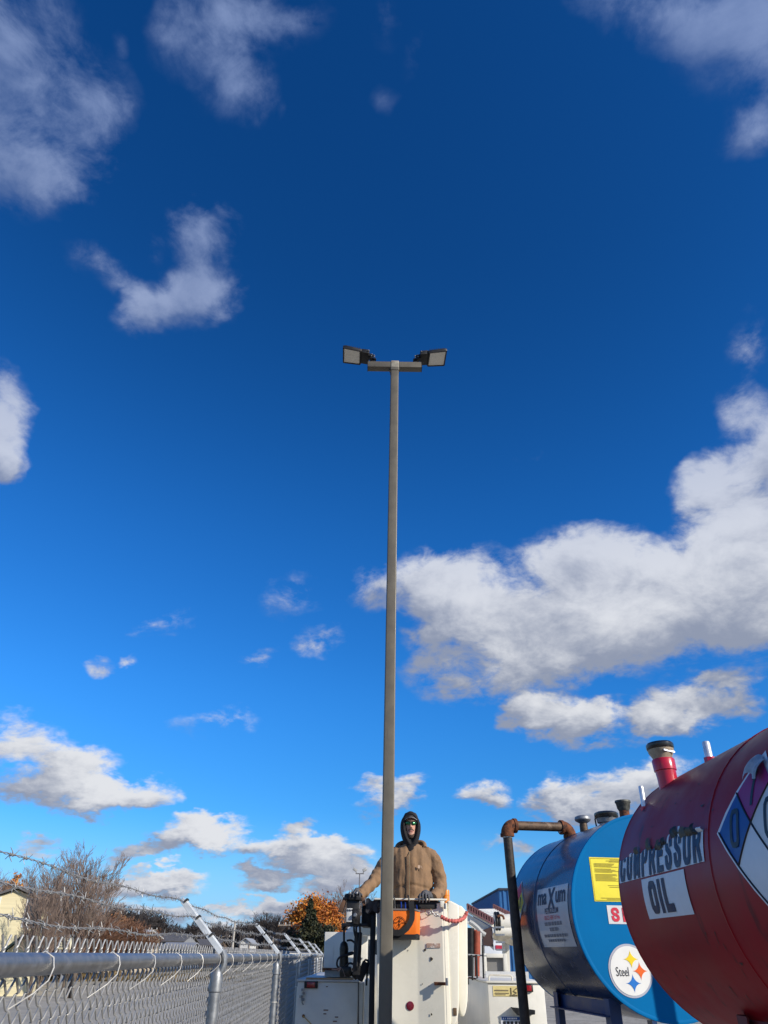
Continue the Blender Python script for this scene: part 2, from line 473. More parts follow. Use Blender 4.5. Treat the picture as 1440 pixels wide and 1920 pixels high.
def stroke_mb(word, w, h, fn, sw, gap=.22, res=.02):
    """Heavy signwriter's capitals: strokes of width sw in a w x h box, laid on a surface by fn(u, v)."""
    adv = [(.30 if c in 'I1' else 1.15 if c == 'M' else 1.0) for c in word]; tot = sum(adv) + gap * (len(word) - 1); k = w / tot; x = -w / 2
    mb = MB()
    for c, a in zip(word, adv):
        cw, ch = a * k, h
        for line in STROKES[c]:
            P = [Vector((x + sw / 2 + px_ * (cw - sw) if c not in 'I' else x + cw / 2, -h / 2 + sw / 2 + py_ * (ch - sw))) for px_, py_ in line]
            Q = [P[0]]
            for i in range(len(P) - 1):
                m_ = max(1, int((P[i + 1] - P[i]).length / res))
                Q += [P[i].lerp(P[i + 1], j / m_) for j in range(1, m_ + 1)]
            closed = (P[0] - P[-1]).length < 1e-6
            if not closed:
                Q[0] = Q[0] - (Q[1] - Q[0]).normalized() * sw / 2; Q[-1] = Q[-1] + (Q[-1] - Q[-2]).normalized() * sw / 2
            vs = []; n = len(Q)
            for i in range(n):
                t0 = (Q[i] - Q[i - 1]).normalized() if i > 0 else ((Q[0] - Q[-2]).normalized() if closed else (Q[1] - Q[0]).normalized())
                t1 = (Q[i + 1] - Q[i]).normalized() if i < n - 1 else ((Q[1] - Q[0]).normalized() if closed else t0)
                n0, n1 = Vector((-t0.y, t0.x)), Vector((-t1.y, t1.x)); mt = (n0 + n1); mt = mt.normalized() if mt.length > 1e-4 else n1
                l = sw / 2 / max(.55, mt.dot(n1)); vs += [Q[i] + mt * l, Q[i] - mt * l]
            mb.add([fn(v.x, v.y) for v in vs], [(2 * i, 2 * i + 1, 2 * i + 3, 2 * i + 2) for i in range(n - 1)])
        x += cw + gap * k
    return mb

def basis(x, y, z=None):
    x = Vector(x).normalized(); y = Vector(y).normalized(); z = Vector(z) if z else x.cross(y)
    return Matrix((x, y, z)).transposed()
def rotz(a): return Matrix.Rotation(math.radians(a), 3, 'Z')

# ------------------------------------------------------------------ shared materials
M_galv = mat('galvanised', (0.27, 0.285, 0.30), 0.45, 0.7, 0.12, 30, 0.0004, 120)
M_wire = mat('fence_wire', (0.36, 0.355, 0.34), 0.5, 0.5, 0.12, 40)
M_tie = mat('aluminium_tie', (0.60, 0.58, 0.53), 0.45, 0.4, 0.1, 60)
M_armp = mat('arm_steel', (0.62, 0.65, 0.66), 0.5, 0.35, 0.12, 25, 0.0004, 90)
M_pole = mat('bronze_paint', (0.135, 0.118, 0.088), 0.42, 0.0, 0.1, 5, 0.0003, 150, streak=((0.10, 0.088, 0.067), 30, 0.42))
M_blackm = mat('black_metal', (0.012, 0.012, 0.013), 0.45, 0.2, 0.2, 20)
M_rub = mat('black_rubber', (0.010, 0.010, 0.011), 0.6, 0.0, 0.2, 25, 0.001, 60)
M_white = mat('aged_white_paint', (0.72, 0.69, 0.60), 0.42, 0.0, 0.07, 4, 0.0006, 40, spots=((0.16, 0.10, 0.05), 13, 0.285), streak=((0.52, 0.47, 0.38), 22, 0.40), coat=0.1)
M_gel = mat('cream_gelcoat', (0.80, 0.76, 0.63), 0.32, 0.0, 0.05, 3, 0.0005, 25, spots=((0.30, 0.25, 0.19), 17, 0.27), coat=0.25)
M_rust = mat('rust', (0.16, 0.055, 0.022), 0.85, 0.1, 0.45, 35, 0.002, 90, spots=((0.05, 0.02, 0.012), 30, 0.45))
M_rpipe = mat('rusty_pipe', (0.115, 0.075, 0.048), 0.62, 0.35, 0.45, 24, 0.0015, 70, spots=((0.20, 0.15, 0.11), 9, 0.42))
M_grey = mat('grey_panel', (0.40, 0.40, 0.38), 0.55, 0, 0.1, 6, 0.0005, 50, streak=((0.27, 0.25, 0.22), 30, 0.42))
M_lgrey = mat('pale_grey_panel', (0.55, 0.55, 0.53), 0.5, 0, 0.08, 6, streak=((0.42, 0.40, 0.36), 25, 0.4))
M_redlens = mat('red_lens', (0.30, 0.012, 0.015), 0.2, 0, 0.15, 30, coat=0.6)
M_glass = mat('window_glass', (0.03, 0.04, 0.05), 0.08, 0, 0.2, 2, spec=0.8)

# ------------------------------------------------------------------ the setting: ground sheets
def sheet(name, pts, z, m, nx=1):
    mb = MB(); mb.add([(x, y, z) for x, y in pts], [tuple(range(len(pts)))])
    return tag(mb.build(name, m, smooth=False), kind='structure')
M_gravel = mat('gravel', (0.33, 0.30, 0.245), 0.95, 0, 0.28, 1.1, 0.02, 14, spots=((0.42, 0.39, 0.33), 9, 0.46))
M_lot = mat('grey_lot', (0.37, 0.34, 0.28), 0.92, 0, 0.16, 0.35, 0.01, 9, spots=((0.29, 0.265, 0.22), 2.2, 0.44))
M_grass = mat('dry_grass', (0.115, 0.105, 0.04), 1.0, 0, 0.5, 0.6, 0.03, 6, spots=((0.20, 0.13, 0.055), 0.9, 0.52))
sheet('ground', [(-1200, -1200), (1200, -1200), (1200, 1500), (-1200, 1500)], 0.0, M_grass)
sheet('yard', [(-0.9, -12), (22, -12), (22, 75), (-4.2, 75)], 0.008, M_gravel)
sheet('parking_lot', [(-60, 4), (-1.1, 4), (-3.6, 62), (-36, 56), (-60, 44)], 0.004, M_lot)
sheet('road', [(-160, 72), (-7, 84), (-7, 90), (-160, 79)], 0.004, M_lot)
# a low strip of dry weeds where the lot ends
def weeds():
    mb = MB(); r = random.Random(3)
    for i in range(5200):
        t = r.random(); x = -60 + t * 56.3; base = 44 + (12 * min(1, (x + 60) / 24)) + max(0, (x + 36) / 32.4 * 6)
        y = base + abs(r.gauss(0, 2.2)); h = r.uniform(0.15, 0.7) * (1.6 if r.random() < 0.08 else 1); a = r.uniform(0, math.pi)
        w = 0.04 + 0.05 * r.random(); dx, dy = math.cos(a) * w, math.sin(a) * w; lx, ly = r.gauss(0, 0.14), r.gauss(0, 0.14)
        mb.add([(x - dx, y - dy, 0), (x + dx, y + dy, 0), (x + lx, y + ly, h)], [(0, 1, 2)])
    o = mb.build('dry_weeds', mat('weeds', (0.19, 0.135, 0.06), 1.0, 0, 0.5, 0.5), smooth=False, fix=False)
    tag(o, 'tawny dry weeds along the far edge of the grey lot', 'weeds', kind='stuff')
weeds()

# ------------------------------------------------------------------ chain-link fence with barbed wire
FD0, FSP = 4.14, 3.51                      # first post in view and the spacing of the posts
RZ = 1.727                                 # height of the top rail
def fx(d): return -0.795 - 0.0395 * (d - FD0)
FT = Vector((-0.0395, 1, 0)).normalized()  # along the fence
FN = Vector((-FT.y, FT.x, 0))              # outwards, away from the yard
def fp(d, n=0.0, z=0.0):
    return Vector((fx(d), d, z)) + FN * n
fence = thing('chain_link_fence', 'galvanised chain-link fence topped with three strands of barbed wire', 'fence', fp(FD0))
D_END = FD0 + FSP * 5
POSTS = [FD0 + FSP * i for i in range(-1, 6)]

def fence_posts():
    r0 = 0.0265
    pm = MB().lathe([(r0, -0.3), (r0, RZ - 0.075)], (0, 0, 0), n=20).mesh('post', M_galv)
    cm = MB().lathe([(r0 + .0005, RZ - 0.14), (r0 + .005, RZ - 0.135), (r0 + .005, RZ - 0.075), (r0 + .001, RZ - 0.058), (r0 - 0.006, RZ - 0.045), (0.012, RZ - 0.036)], n=20).mesh('post_cap', M_galv)
    bm_ = MB().lathe([(r0 + .0022, RZ - 0.345), (r0 + .0022, RZ - 0.338)], n=20).mesh('tie_band', M_tie)
    # neck that climbs round the rail on the yard side, then the slanting arm
    am = MB()
    path = [Vector((0.012, 0, RZ - 0.06)), Vector((0.024, 0, RZ - 0.045)), Vector((0.031, 0, RZ - 0.02)), Vector((0.030, 0, RZ + 0.008)), Vector((0.018, 0, RZ + 0.034))]
    am.tube(path, [0.018, 0.017, 0.015, 0.015, 0.016], 10)
    arm = MB()
    a, b = Vector((0.012, 0, RZ + 0.024)), Vector((-0.212, 0, RZ + 0.248))
    d = (b - a).normalized(); nrm = Vector((d.z, 0, -d.x))
    arm.bar(a, b, 0.030, 0.026, nrm); arm.bar(a.lerp(b, .04) + nrm * .0145, a.lerp(b, .96) + nrm * .0145, 0.012, 0.006, nrm)
    arm.box(b + d * 0.004, (0.020, 0.026, 0.014), basis(nrm, (0, 1, 0)))
    armm = arm.mesh('barb_arm', M_armp, bevel=0.0012, seg=1); neckm = am.mesh('arm_neck', M_galv)
    clips = []
    for t in (0.30, 0.64, 0.965):
        clips.append(MB().box(a.lerp(b, t) + nrm * 0.012, (0.022, 0.040, 0.010), basis(nrm, (0, 1, 0))).mesh('wire_clip', mat('dark_clip', (0.05, 0.05, 0.05), 0.6, 0.4)))
    for i, d_ in enumerate(POSTS):
        o = bpy.data.objects.new('post', pm); COL.objects.link(o); o.parent = fence
        M = Matrix.Translation(fp(d_)) @ Matrix.Rotation(math.atan2(-0.0395, 1) * -1, 4, 'Z') @ Matrix.Rotation(math.radians(rnd.uniform(-.5, .5)), 4, 'X')
        o.matrix_parent_inverse = fence.matrix_basis.inverted(); o.matrix_basis = M
        for nm, me in (('post_cap', cm), ('tie_band', bm_), ('arm_neck', neckm), ('barb_arm', armm), *(('wire_clip', c_) for c_ in clips)):
            q = bpy.data.objects.new(nm, me); COL.objects.link(q); q.parent = o
    for i in range(len(POSTS) - 1):
        mb = MB().tube([fp(POSTS[i] + (0.002 if i else -0.6), 0.004, RZ), fp(POSTS[i + 1] - 0.002, 0.004, RZ)], 0.0205, 20)
        mb.build('top_rail', mat('rail_galvanised', (0.32, 0.32, 0.32), 0.40, 0.85, 0.22, 28, 0.0004, 140, spots=((0.45, 0.45, 0.44), 60, 0.34)), fence)
fence_posts()

W = 0.058                                  # width of one mesh diamond
def fence_wire_mesh(odd, n, z0, full=True):
    """One zigzag wire of the mesh, twisted and forked at the top; along +x in the fence plane, y outwards."""
    mb = MB(); h = W * 0.47; pts = []; r = 0.0023
    zt = RZ + 0.004; k = int((zt - z0) / h); s = -1 if odd else 1
    for i in range(k + 1):
        z = zt - i * h; x = s * (W / 4) * (1 if i % 2 == 0 else -1)
        if full:
            pts.append((x * 0.80, (0.0028 if i % 2 else -0.0028), z + h * 0.10))
            pts.append((x * 1.06, 0, z))
            pts.append((x * 0.80, (-0.0028 if i % 2 else 0.0028), z - h * 0.10))
        else:
            pts.append((x, 0, z))
    pts = pts[::-1]
    # the twist: two neighbours climb round each other above the rail
    xt = s * W / 4
    top = []
    steps = 10 if full else 3
    for i in range(steps + 1):
        t = i / steps; a = t * math.pi * 2.6 + (math.pi if odd else 0)
        top.append((xt + math.cos(a) * 0.0026 * (1 if full else .4), math.sin(a) * 0.0026, zt + 0.006 + t * 0.022))
    top.append((xt + s * -0.004, 0.002 * s, zt + 0.034)); top.append((xt + s * -0.012, 0.003 * s, zt + 0.046))
    mb.tube(pts + top, r, n, caps=False)
    return mb
def fence_mesh_wires():
    e_ = fence_wire_mesh(False, 6, 0.05).mesh('mesh_wire', M_wire, fix=False)
    o_ = fence_wire_mesh(True, 6, 0.05).mesh('mesh_wire', M_wire, fix=False)
    R = Matrix((FT, FN, (0, 0, 1))).transposed().to_4x4()
    r = random.Random(5); p = W / 2; d = 1.02; inv = fence.matrix_basis.inverted()
    for i in range(300):
        o = bpy.data.objects.new('mesh_wire', o_ if i % 2 else e_); COL.objects.link(o); o.parent = fence
        o.matrix_parent_inverse = inv
        o.matrix_basis = Matrix.Translation(fp(d, 0.030 + r.uniform(-.0012, .0012), r.uniform(-.0015, .0015))) @ R
        d += p
    mb = MB(); ev = fence_wire_mesh(False, 3, 0.05, False); od = fence_wire_mesh(True, 3, 0.05, False); i = 0
    while d < D_END:
        src = od if i % 2 else ev; Mx = Matrix.Translation(fp(d, 0.030)) @ R
        mb.add([Mx @ Vector(v) for v in src.v], src.f); d += p; i += 1
    tag(mb.build('mesh_wires', M_wire, fence, fix=False), kind='stuff')
    # ties that hold the mesh to the rail
    q = []
    for i in range(15):
        t = i / 14; a = -2.3 + t * 4.5
        q.append((0, 0.004 - math.cos(a) * 0.0235, RZ + math.sin(a) * 0.0235 * (1 if a < 2.1 else 1)))
    q = [(-0.03, 0.034, RZ - 0.062), (-0.012, 0.020, RZ - 0.040)] + [(0.004 * i / 14, y, z) for i, (x, y, z) in enumerate(q)]
    tm = MB().tube(q, 0.0019, 6).mesh('wire_tie', M_tie)
    tm2 = MB().tube([(-.055, .036, RZ - 0.078), (-.03, -.002, RZ - 0.05), (-.012, -.021, RZ - .028), (0.002, -.022, RZ - .006), (0.006, -.016, RZ + .012), (0.004, 0.003, RZ + .023), (0, .024, RZ + .012), (-.006, .03, RZ - .02)], 0.0015, 6).mesh('wire_tie', M_tie)
    d = 1.35
    while d < D_END - 0.3:
        o = bpy.data.objects.new('wire_tie', tm2); COL.objects.link(o); o.parent = fence
        o.matrix_parent_inverse = inv; o.matrix_basis = Matrix.Translation(fp(d)) @ R @ Matrix.Rotation(r.uniform(-.3, .25), 4, 'Z')
        d += 0.47 + r.uniform(-.06, .06)
fence_mesh_wires()

def barbed_strands():
    r = random.Random(11)
    for k, t in enumerate((0.30, 0.64, 0.965)):
        n0, z0 = -0.012 + 0.224 * t + 0.003, RZ + 0.024 + 0.224 * t
        sag = lambda d: -0.022 * math.sin(math.pi * (((d - FD0) / FSP) % 1.0)) - 0.004 * math.sin(d * 7.1 + k)
        c = lambda d: fp(d, n0 + 0.004, z0 + 0.006 + sag(d))
        mb = MB()
        for ph in (0, math.pi):
            pts = []; d = 0.62; st = 0.011 if True else 0.02
            while d < D_END:
                a = d * 2 * math.pi / 0.085 + ph
                pts.append(c(d) + FN * math.cos(a) * 0.0019 + Vector((0, 0, math.sin(a) * 0.0019))); d += st if d < 8 else st * 2.6
            mb.tube(pts, 0.0013, 4, caps=False)
        o = mb.build('barbed_wire', M_wire, fence, fix=False)
        bb = MB(); d = 0.66 + 0.03 * k
        while d < D_END:
            p = c(d); a0 = r.uniform(0, math.pi)
            for s in (0, 1):
                a = a0 + s * r.uniform(0.8, 1.5); dv = FN * math.cos(a) + Vector((0, 0, math.sin(a))); tw = FT * r.uniform(-.5, .5)
                off = FT * (0.006 * (s - .5))
                bb.tube([p + off - dv * 0.017 - tw * 0.010, p + off - dv * 0.004 + dv.cross(FT) * 0.004, p + off + dv * 0.004 - dv.cross(FT) * 0.004, p + off + dv * 0.017 + tw * 0.010], [0.0007, 0.0013, 0.0013, 0.0007], 4, caps=False)
                coil = [p + off * 1.6 + FT * (i / 8 - .5) * 0.011 + (FN * math.cos(i * 1.9 + a) + Vector((0, 0, 1)) * math.sin(i * 1.9 + a)) * 0.0036 for i in range(9)]
                bb.tube(coil, 0.0012, 4, caps=False)
            d += 0.105 + r.uniform(-.02, .02)
        tag(bb.build('barbs', M_wire, o, fix=False), kind='stuff')
barbed_strands()

# ------------------------------------------------------------------ light pole
def light_pole():
    base = Vector((0.043, 7.67, 0)); top = Vector((0.134, 7.67, 9.12))
    root = thing('light_pole', 'tall square bronze light pole with two floodlights in front of the bucket', 'light pole', base)
    ax = (top - base).normalized()
    yaw = rotz(2.5)
    X = yaw @ Vector((1, 0, 0)); Y = yaw @ Vector((0, 1, 0))
    def P(x, y, z): return base + ax * z + X * x + Y * y
    # slightly tapered square shaft with rounded corners
    def ring(z, w, rc):
        out = []
        for q, (sx, sy) in enumerate(((1, 1), (-1, 1), (-1, -1), (1, -1))):
            for k in range(4):
                a = math.pi / 2 * (q + k / 3)
                out.append(P(sx * (w / 2 - rc) + math.cos(a) * rc, sy * (w / 2 - rc) + math.sin(a) * rc, z))
        return out
    H = (top - base).length
    MB().loft([ring(z, 0.119 - 0.007 * z / H, 0.012) for z in np.linspace(0.02, H - 0.14, 14)]).build('pole_shaft', M_pole, root, angle=50)
    MB().box(P(0, 0, 0.012), (0.30, 0.30, 0.025), yaw).build('base_plate', M_pole, root, bevel=0.004)
    MB().loft([ring(0.025, 0.20, .02), ring(0.09, 0.17, .02), ring(0.10, 0.14, .02)]).build('base_cover', M_pole, root)
    for sx in (-1, 1):
        for sy in (-1, 1):
            MB().lathe([(0.014, 0), (0.014, 0.03)], P(sx * .12, sy * .12, 0.024), n=6).build('anchor_bolt', M_galv, root)
    MB().box(P(-0.005, -0.072, 0.55), (0.07, 0.012, 0.12), yaw).build('hand_hole_cover', M_pole, root, bevel=0.003)
    # sleeve under the crossarm with a rust stain
    MB().loft([ring(H - 0.20, 0.126, .012), ring(H - 0.145, 0.126, .012)]).build('sleeve', M_pole, root, angle=50)
    MB().loft([ring(H - 0.145, 0.118, .012), ring(H - 0.02, 0.118, .012)]).build('tenon', mat('pale_bronze', (0.30, 0.27, 0.21), 0.5, 0, .2, 12, spots=((0.22, 0.085, 0.03), 18, 0.40)), root, angle=50)
    # crossarm
    cx = Matrix.Rotation(math.radians(-0.6), 3, 'Y') @ rotz(1.0)
    c = P(0.0, 0.0, H - 0.085)
    MB().box(c, (0.785, 0.105, 0.105), cx).build('crossarm', M_pole, root, bevel=0.006)
    for s in (-1, 1):
        MB().box(c + cx @ Vector((s * 0.394, 0, 0)), (0.006, 0.112, 0.112), cx).build('end_cap', M_blackm, root, bevel=0.002)
    MB().tube([P(-0.07, -0.045, H - 0.24), P(-0.07, -0.045, H - 0.17)], 0.006, 8).build('cable', M_rub, root)
    # floodlights
    lens_m = mat('lamp_lens', (0.80, 0.77, 0.68), 0.4, 0, .12, 60)
    house_m = mat('lamp_housing', (0.022, 0.02, 0.018), 0.5, 0.1, .2, 20)
    for s in (-1, 1):
        tilt = Matrix.Rotation(math.radians(-s * 9), 3, 'Y')
        R = yaw @ tilt @ basis((s, 0, 0), (0, 1, 0), (0, 0, 1))   # local x points outwards
        o = c + cx @ Vector((s * 0.335, 0.03, 0.155))
        def Q(x, y, z): return o + R @ Vector((x, y, z))
        hb = MB()
        hb.loft([[Q(x, y, z) for (y, z) in ((-w, 0.012), (-w, 0.055), (-w * .8, 0.075), (w * .8, 0.075), (w, 0.055), (w, 0.012))] for x, w in ((0.16, 0.135), (0.40, 0.160), (0.438, 0.150))])
        head = hb.build('lamp_head', house_m, root, bevel=0.004)
        fr = MB()
        for a, b in (((0.175, -0.138), (0.425, -0.15)), ((0.175, 0.138), (0.425, 0.15)), ((0.175, -0.138), (0.175, 0.138)), ((0.425, -0.15), (0.425, 0.15))):
            fr.bar(Q(*a, 0.006), Q(*b, 0.006), 0.016, 0.014, R @ Vector((0, 0, 1)))
        fr.build('lens_frame', house_m, head)
        MB().prism([Q(0.18, -0.133, 0.008), Q(0.42, -0.145, 0.008), Q(0.42, 0.145, 0.008), Q(0.18, 0.133, 0.008)], R @ Vector((0, 0, 0.004))).build('lens', lens_m, head, smooth=False)
        MB().box(Q(0.105, 0, 0.045), (0.115, 0.24, 0.075), R).build('driver_box', house_m, root, bevel=0.008)
        for k in range(7):
            MB().box(Q(0.20 + k * 0.032, 0, 0.088), (0.006, 0.24, 0.03), R).build('cooling_fin', house_m, head)
        kn = MB(); kn.box(Q(0.02, -0.03, 0.03), (0.075, 0.05, 0.07), R); kn.tube([Q(0.045, -0.07, 0.035), Q(0.045, 0.02, 0.035)], 0.028, 14); kn.box(Q(-0.02, -0.01, -0.01), (0.09, 0.09, 0.02), R); kn.box(Q(-0.03, -0.01, -0.06), (0.05, 0.05, 0.115), R)
        kn.build('knuckle_bracket', M_blackm, root, bevel=0.002, seg=1)
        for (bx, by, bz) in ((0.01, -0.058, 0.05), (0.01, -0.058, 0.015), (-0.03, -0.058, 0.035), (-0.035, -0.058, 0.005), (0.06, -0.125, 0.05)):
            MB().lathe([(0.009, 0), (0.009, 0.014), (0.005, 0.018)], Q(bx, by, bz), R @ Vector((0, -1, 0)), 8).build('bolt', M_galv, root)
light_pole()

# ------------------------------------------------------------------ oil tanks on stands
class Tank:
    def __init__(s, c, th, R, s0, s1):
        s.c, s.R, s.s0, s.s1 = Vector(c), R, s0, s1
        t = math.radians(th); s.a = Vector((math.sin(t), math.cos(t), 0)); s.n = Vector((math.cos(t), -math.sin(t), 0))
    def side(s, u, ang, lift=0.0):
        """Point on the shell: u metres along from the reference ring, ang degrees up from the side that faces the fence."""
        g = math.radians(ang); r = s.R + lift
        return s.c + s.a * u - s.n * math.cos(g) * r + Vector((0, 0, math.sin(g) * r))
    def cap(s, x, z, lift=0.0):
        return s.c + s.a * (s.s0 - lift) + s.n * x + Vector((0, 0, z))
    def pt(s, u, x, z): return s.c + s.a * u + s.n * x + Vector((0, 0, z))

def shell(t, seams, m_side, m_cap, root, hem=0.03):
    R = t.R
    def ring(u, r, k=72): return [t.side(u, 360 * j / k, r - R) for j in range(k)]
    us = [t.s0 + .004] + sorted(seams) + [t.s1 - .004]
    MB().loft([ring(t.s0 + .004, R - .004), ring(t.s0 + .006, R)] + [ring(u, R) for u in np.linspace(t.s0 + .05, t.s1 - .05, 9)] + [ring(t.s1 - .006, R), ring(t.s1 - .004, R - .004)], caps=False).build('shell', m_side, root, angle=60)
    for u in seams:                       # weld beads
        MB().loft([ring(u - .007, R - .002), ring(u - .003, R + .0035), ring(u + .003, R + .0035), ring(u + .007, R - .002)], caps=False).build('weld_bead', m_side, root, angle=80)
    for u, s in ((t.s0, -1), (t.s1, 1)):  # flat heads with a rolled edge
        MB().loft([ring(u - s * .05, R - .012), ring(u - s * .001, R + .003), ring(u + s * .006, R + .001), ring(u + s * .008, R - .008), ring(u + s * .004, R - .02), ring(u + s * .004, R * .97)], caps=True).build('end_cap', m_cap, root, angle=40)

def decal(t, u0, u1, a0, a1, m, name, parent, lift=.0025, nu=10, nv=10, wob=None):
    mb = MB(); mb.grid(lambda i, j: t.side(u0 + (u1 - u0) * i, a0 + (a1 - a0) * (j + (wob(i) * j if wob else 0)), lift), nu, nv)
    return mb.build(name, m, parent)
def side_text(t, txt, uc, ac, w, h, m, name, parent, lift=.005, bold=.02, cuts=2, cut_top=None):
    """Lettering on the shell; it reads from the far end towards the near end."""
    def fn(x, y):
        return t.side(uc - x, ac + math.degrees(y / t.R), lift)
    return text_mb(txt, w, h, fn, bold, cuts).build(name, m, parent, smooth=False, fix=False)
def cap_text(t, txt, xc, zc, w, h, m, name, parent, lift=.0075, bold=.02):
    return text_mb(txt, w, h, lambda x, y: t.cap(xc + x, zc + y, lift), bold).build(name, m, parent, smooth=False, fix=False)
def poly_on(fn, pts, m, name, parent, sub=0):
    bm = bmesh.new(); vs = [bm.verts.new((p[0], p[1], 0)) for p in pts]; f = bm.faces.new(vs)
    bmesh.ops.triangulate(bm, faces=[f])
    if sub: bmesh.ops.subdivide_edges(bm, edges=bm.edges, cuts=sub, use_grid_fill=True)
    bm.verts.ensure_lookup_table()
    mb = MB(); mb.add([fn(v.co.x, v.co.y) for v in bm.verts], [tuple(q.index for q in f.verts) for f in bm.faces]); bm.free()
    return mb.build(name, m, parent, fix=False)

M_stk_w = mat('white_sticker', (0.66, 0.67, 0.68), 0.45, 0, .05, 12, spots=((0.45, 0.44, 0.42), 14, 0.33))
M_stk_k = mat('black_print', (0.012, 0.013, 0.018), 0.5, 0, .2, 20)
M_stk_r = mat('red_print', (0.62, 0.02, 0.055), 0.5, 0, .1, 20)
M_stk_y = mat('yellow_notice', (0.86, 0.74, 0.045), 0.5, 0, .05, 8)
M_stk_b = mat('blue_print', (0.004, 0.055, 0.24), 0.45, 0, .1, 15)
M_stk_g = mat('grey_print', (0.17, 0.17, 0.19), 0.5, 0, .1, 20)
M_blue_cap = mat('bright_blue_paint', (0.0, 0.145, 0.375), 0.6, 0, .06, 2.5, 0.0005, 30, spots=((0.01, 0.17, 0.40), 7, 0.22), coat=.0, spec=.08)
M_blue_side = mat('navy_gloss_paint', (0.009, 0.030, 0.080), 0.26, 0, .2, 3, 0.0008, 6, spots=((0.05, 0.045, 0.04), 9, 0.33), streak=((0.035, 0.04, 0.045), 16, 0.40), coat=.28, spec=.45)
M_blue_leg = mat('blue_stand_paint', (0.008, 0.035, 0.12), 0.45, 0, .2, 8, spots=((0.03, 0.02, 0.015), 20, 0.3))
M_red_side = mat('maroon_paint', (0.27, 0.006, 0.012), 0.42, 0, .12, 2.5, 0.0009, 5, spots=((0.06, 0.010, 0.012), 7, 0.335), streak=((0.12, 0.008, 0.012), 12, 0.42), coat=.0, spec=.22)
M_red_leg = mat('oxide_red_stand', (0.13, 0.018, 0.016), 0.6, 0, .25, 8, spots=((0.04, 0.02, 0.015), 16, 0.36))
M_redbright = mat('red_filler_paint', (0.52, 0.012, 0.035), 0.33, 0, .12, 10, coat=.3)
M_chrome = mat('bright_pipe', (0.75, 0.76, 0.78), 0.3, 0.4, .1, 30)
M_capk = mat('black_cap', (0.012, 0.012, 0.012), 0.3, 0, .2, 20, coat=.4)

def stand(t, m, root, u0, u1, half, zb, extra_brace=True):
    """Angle-iron cradle and legs."""
    mb = MB()
    for u in (u0, u1):
        for sx in (-1, 1):
            p = t.pt(u, sx * half, 0); w = 0.075
            top = t.c.z - math.sqrt(max(0.02, t.R ** 2 - (half - .03) ** 2)) + .03
            leg = MB(); leg.box((p.x, p.y, top / 2), (w, 0.007, top), Matrix((t.n, t.a, (0, 0, 1))).transposed())
            q = p + t.n * (-sx * w / 2)
            q = p - t.n * (w / 2 - .0035) + t.a * (w / 2 * (1 if u == u0 else -1) + 0.004 * (1 if u == u0 else -1))
            leg.box((q.x, q.y, top / 2 - .001), (0.007, w, top - .003), Matrix((t.n, t.a, (0, 0, 1))).transposed())
            leg.build('leg', m, root)
            MB().box((p.x, p.y, 0.014), (0.16, 0.16, 0.012)).build('foot_plate', m, root)
        ba, bb = t.pt(u, -half + .04, 0), t.pt(u, half - .04, 0)
        for z in (zb, 0.45):
            x = MB(); x.bar((ba.x, ba.y, z), (bb.x, bb.y, z), 0.006, 0.07); x.build('cross_beam', m, root)
    for sx in (-1, 1):
        a, b = t.pt(u0 + .005, sx * (half - .0), 0), t.pt(u1 - .005, sx * (half - .0), 0)
        zt = t.c.z - math.sqrt(max(0.02, t.R ** 2 - (half - .02) ** 2)) - 0.03
        x = MB(); x.bar((a.x, a.y, zt), (b.x, b.y, zt), 0.007, 0.075); o = t.n * (-.038)
        x.bar((a.x + o.x, a.y + o.y, zt - .0415), (b.x + o.x, b.y + o.y, zt - .0415), 0.075, 0.007)
        x.build('rail_angle', m, root)
        if extra_brace:
            x = MB(); x.bar((a.x, a.y + .02, 0.45), (b.x, b.y - .02, zb), 0.04, 0.04); x.build('diagonal_brace', m, root)

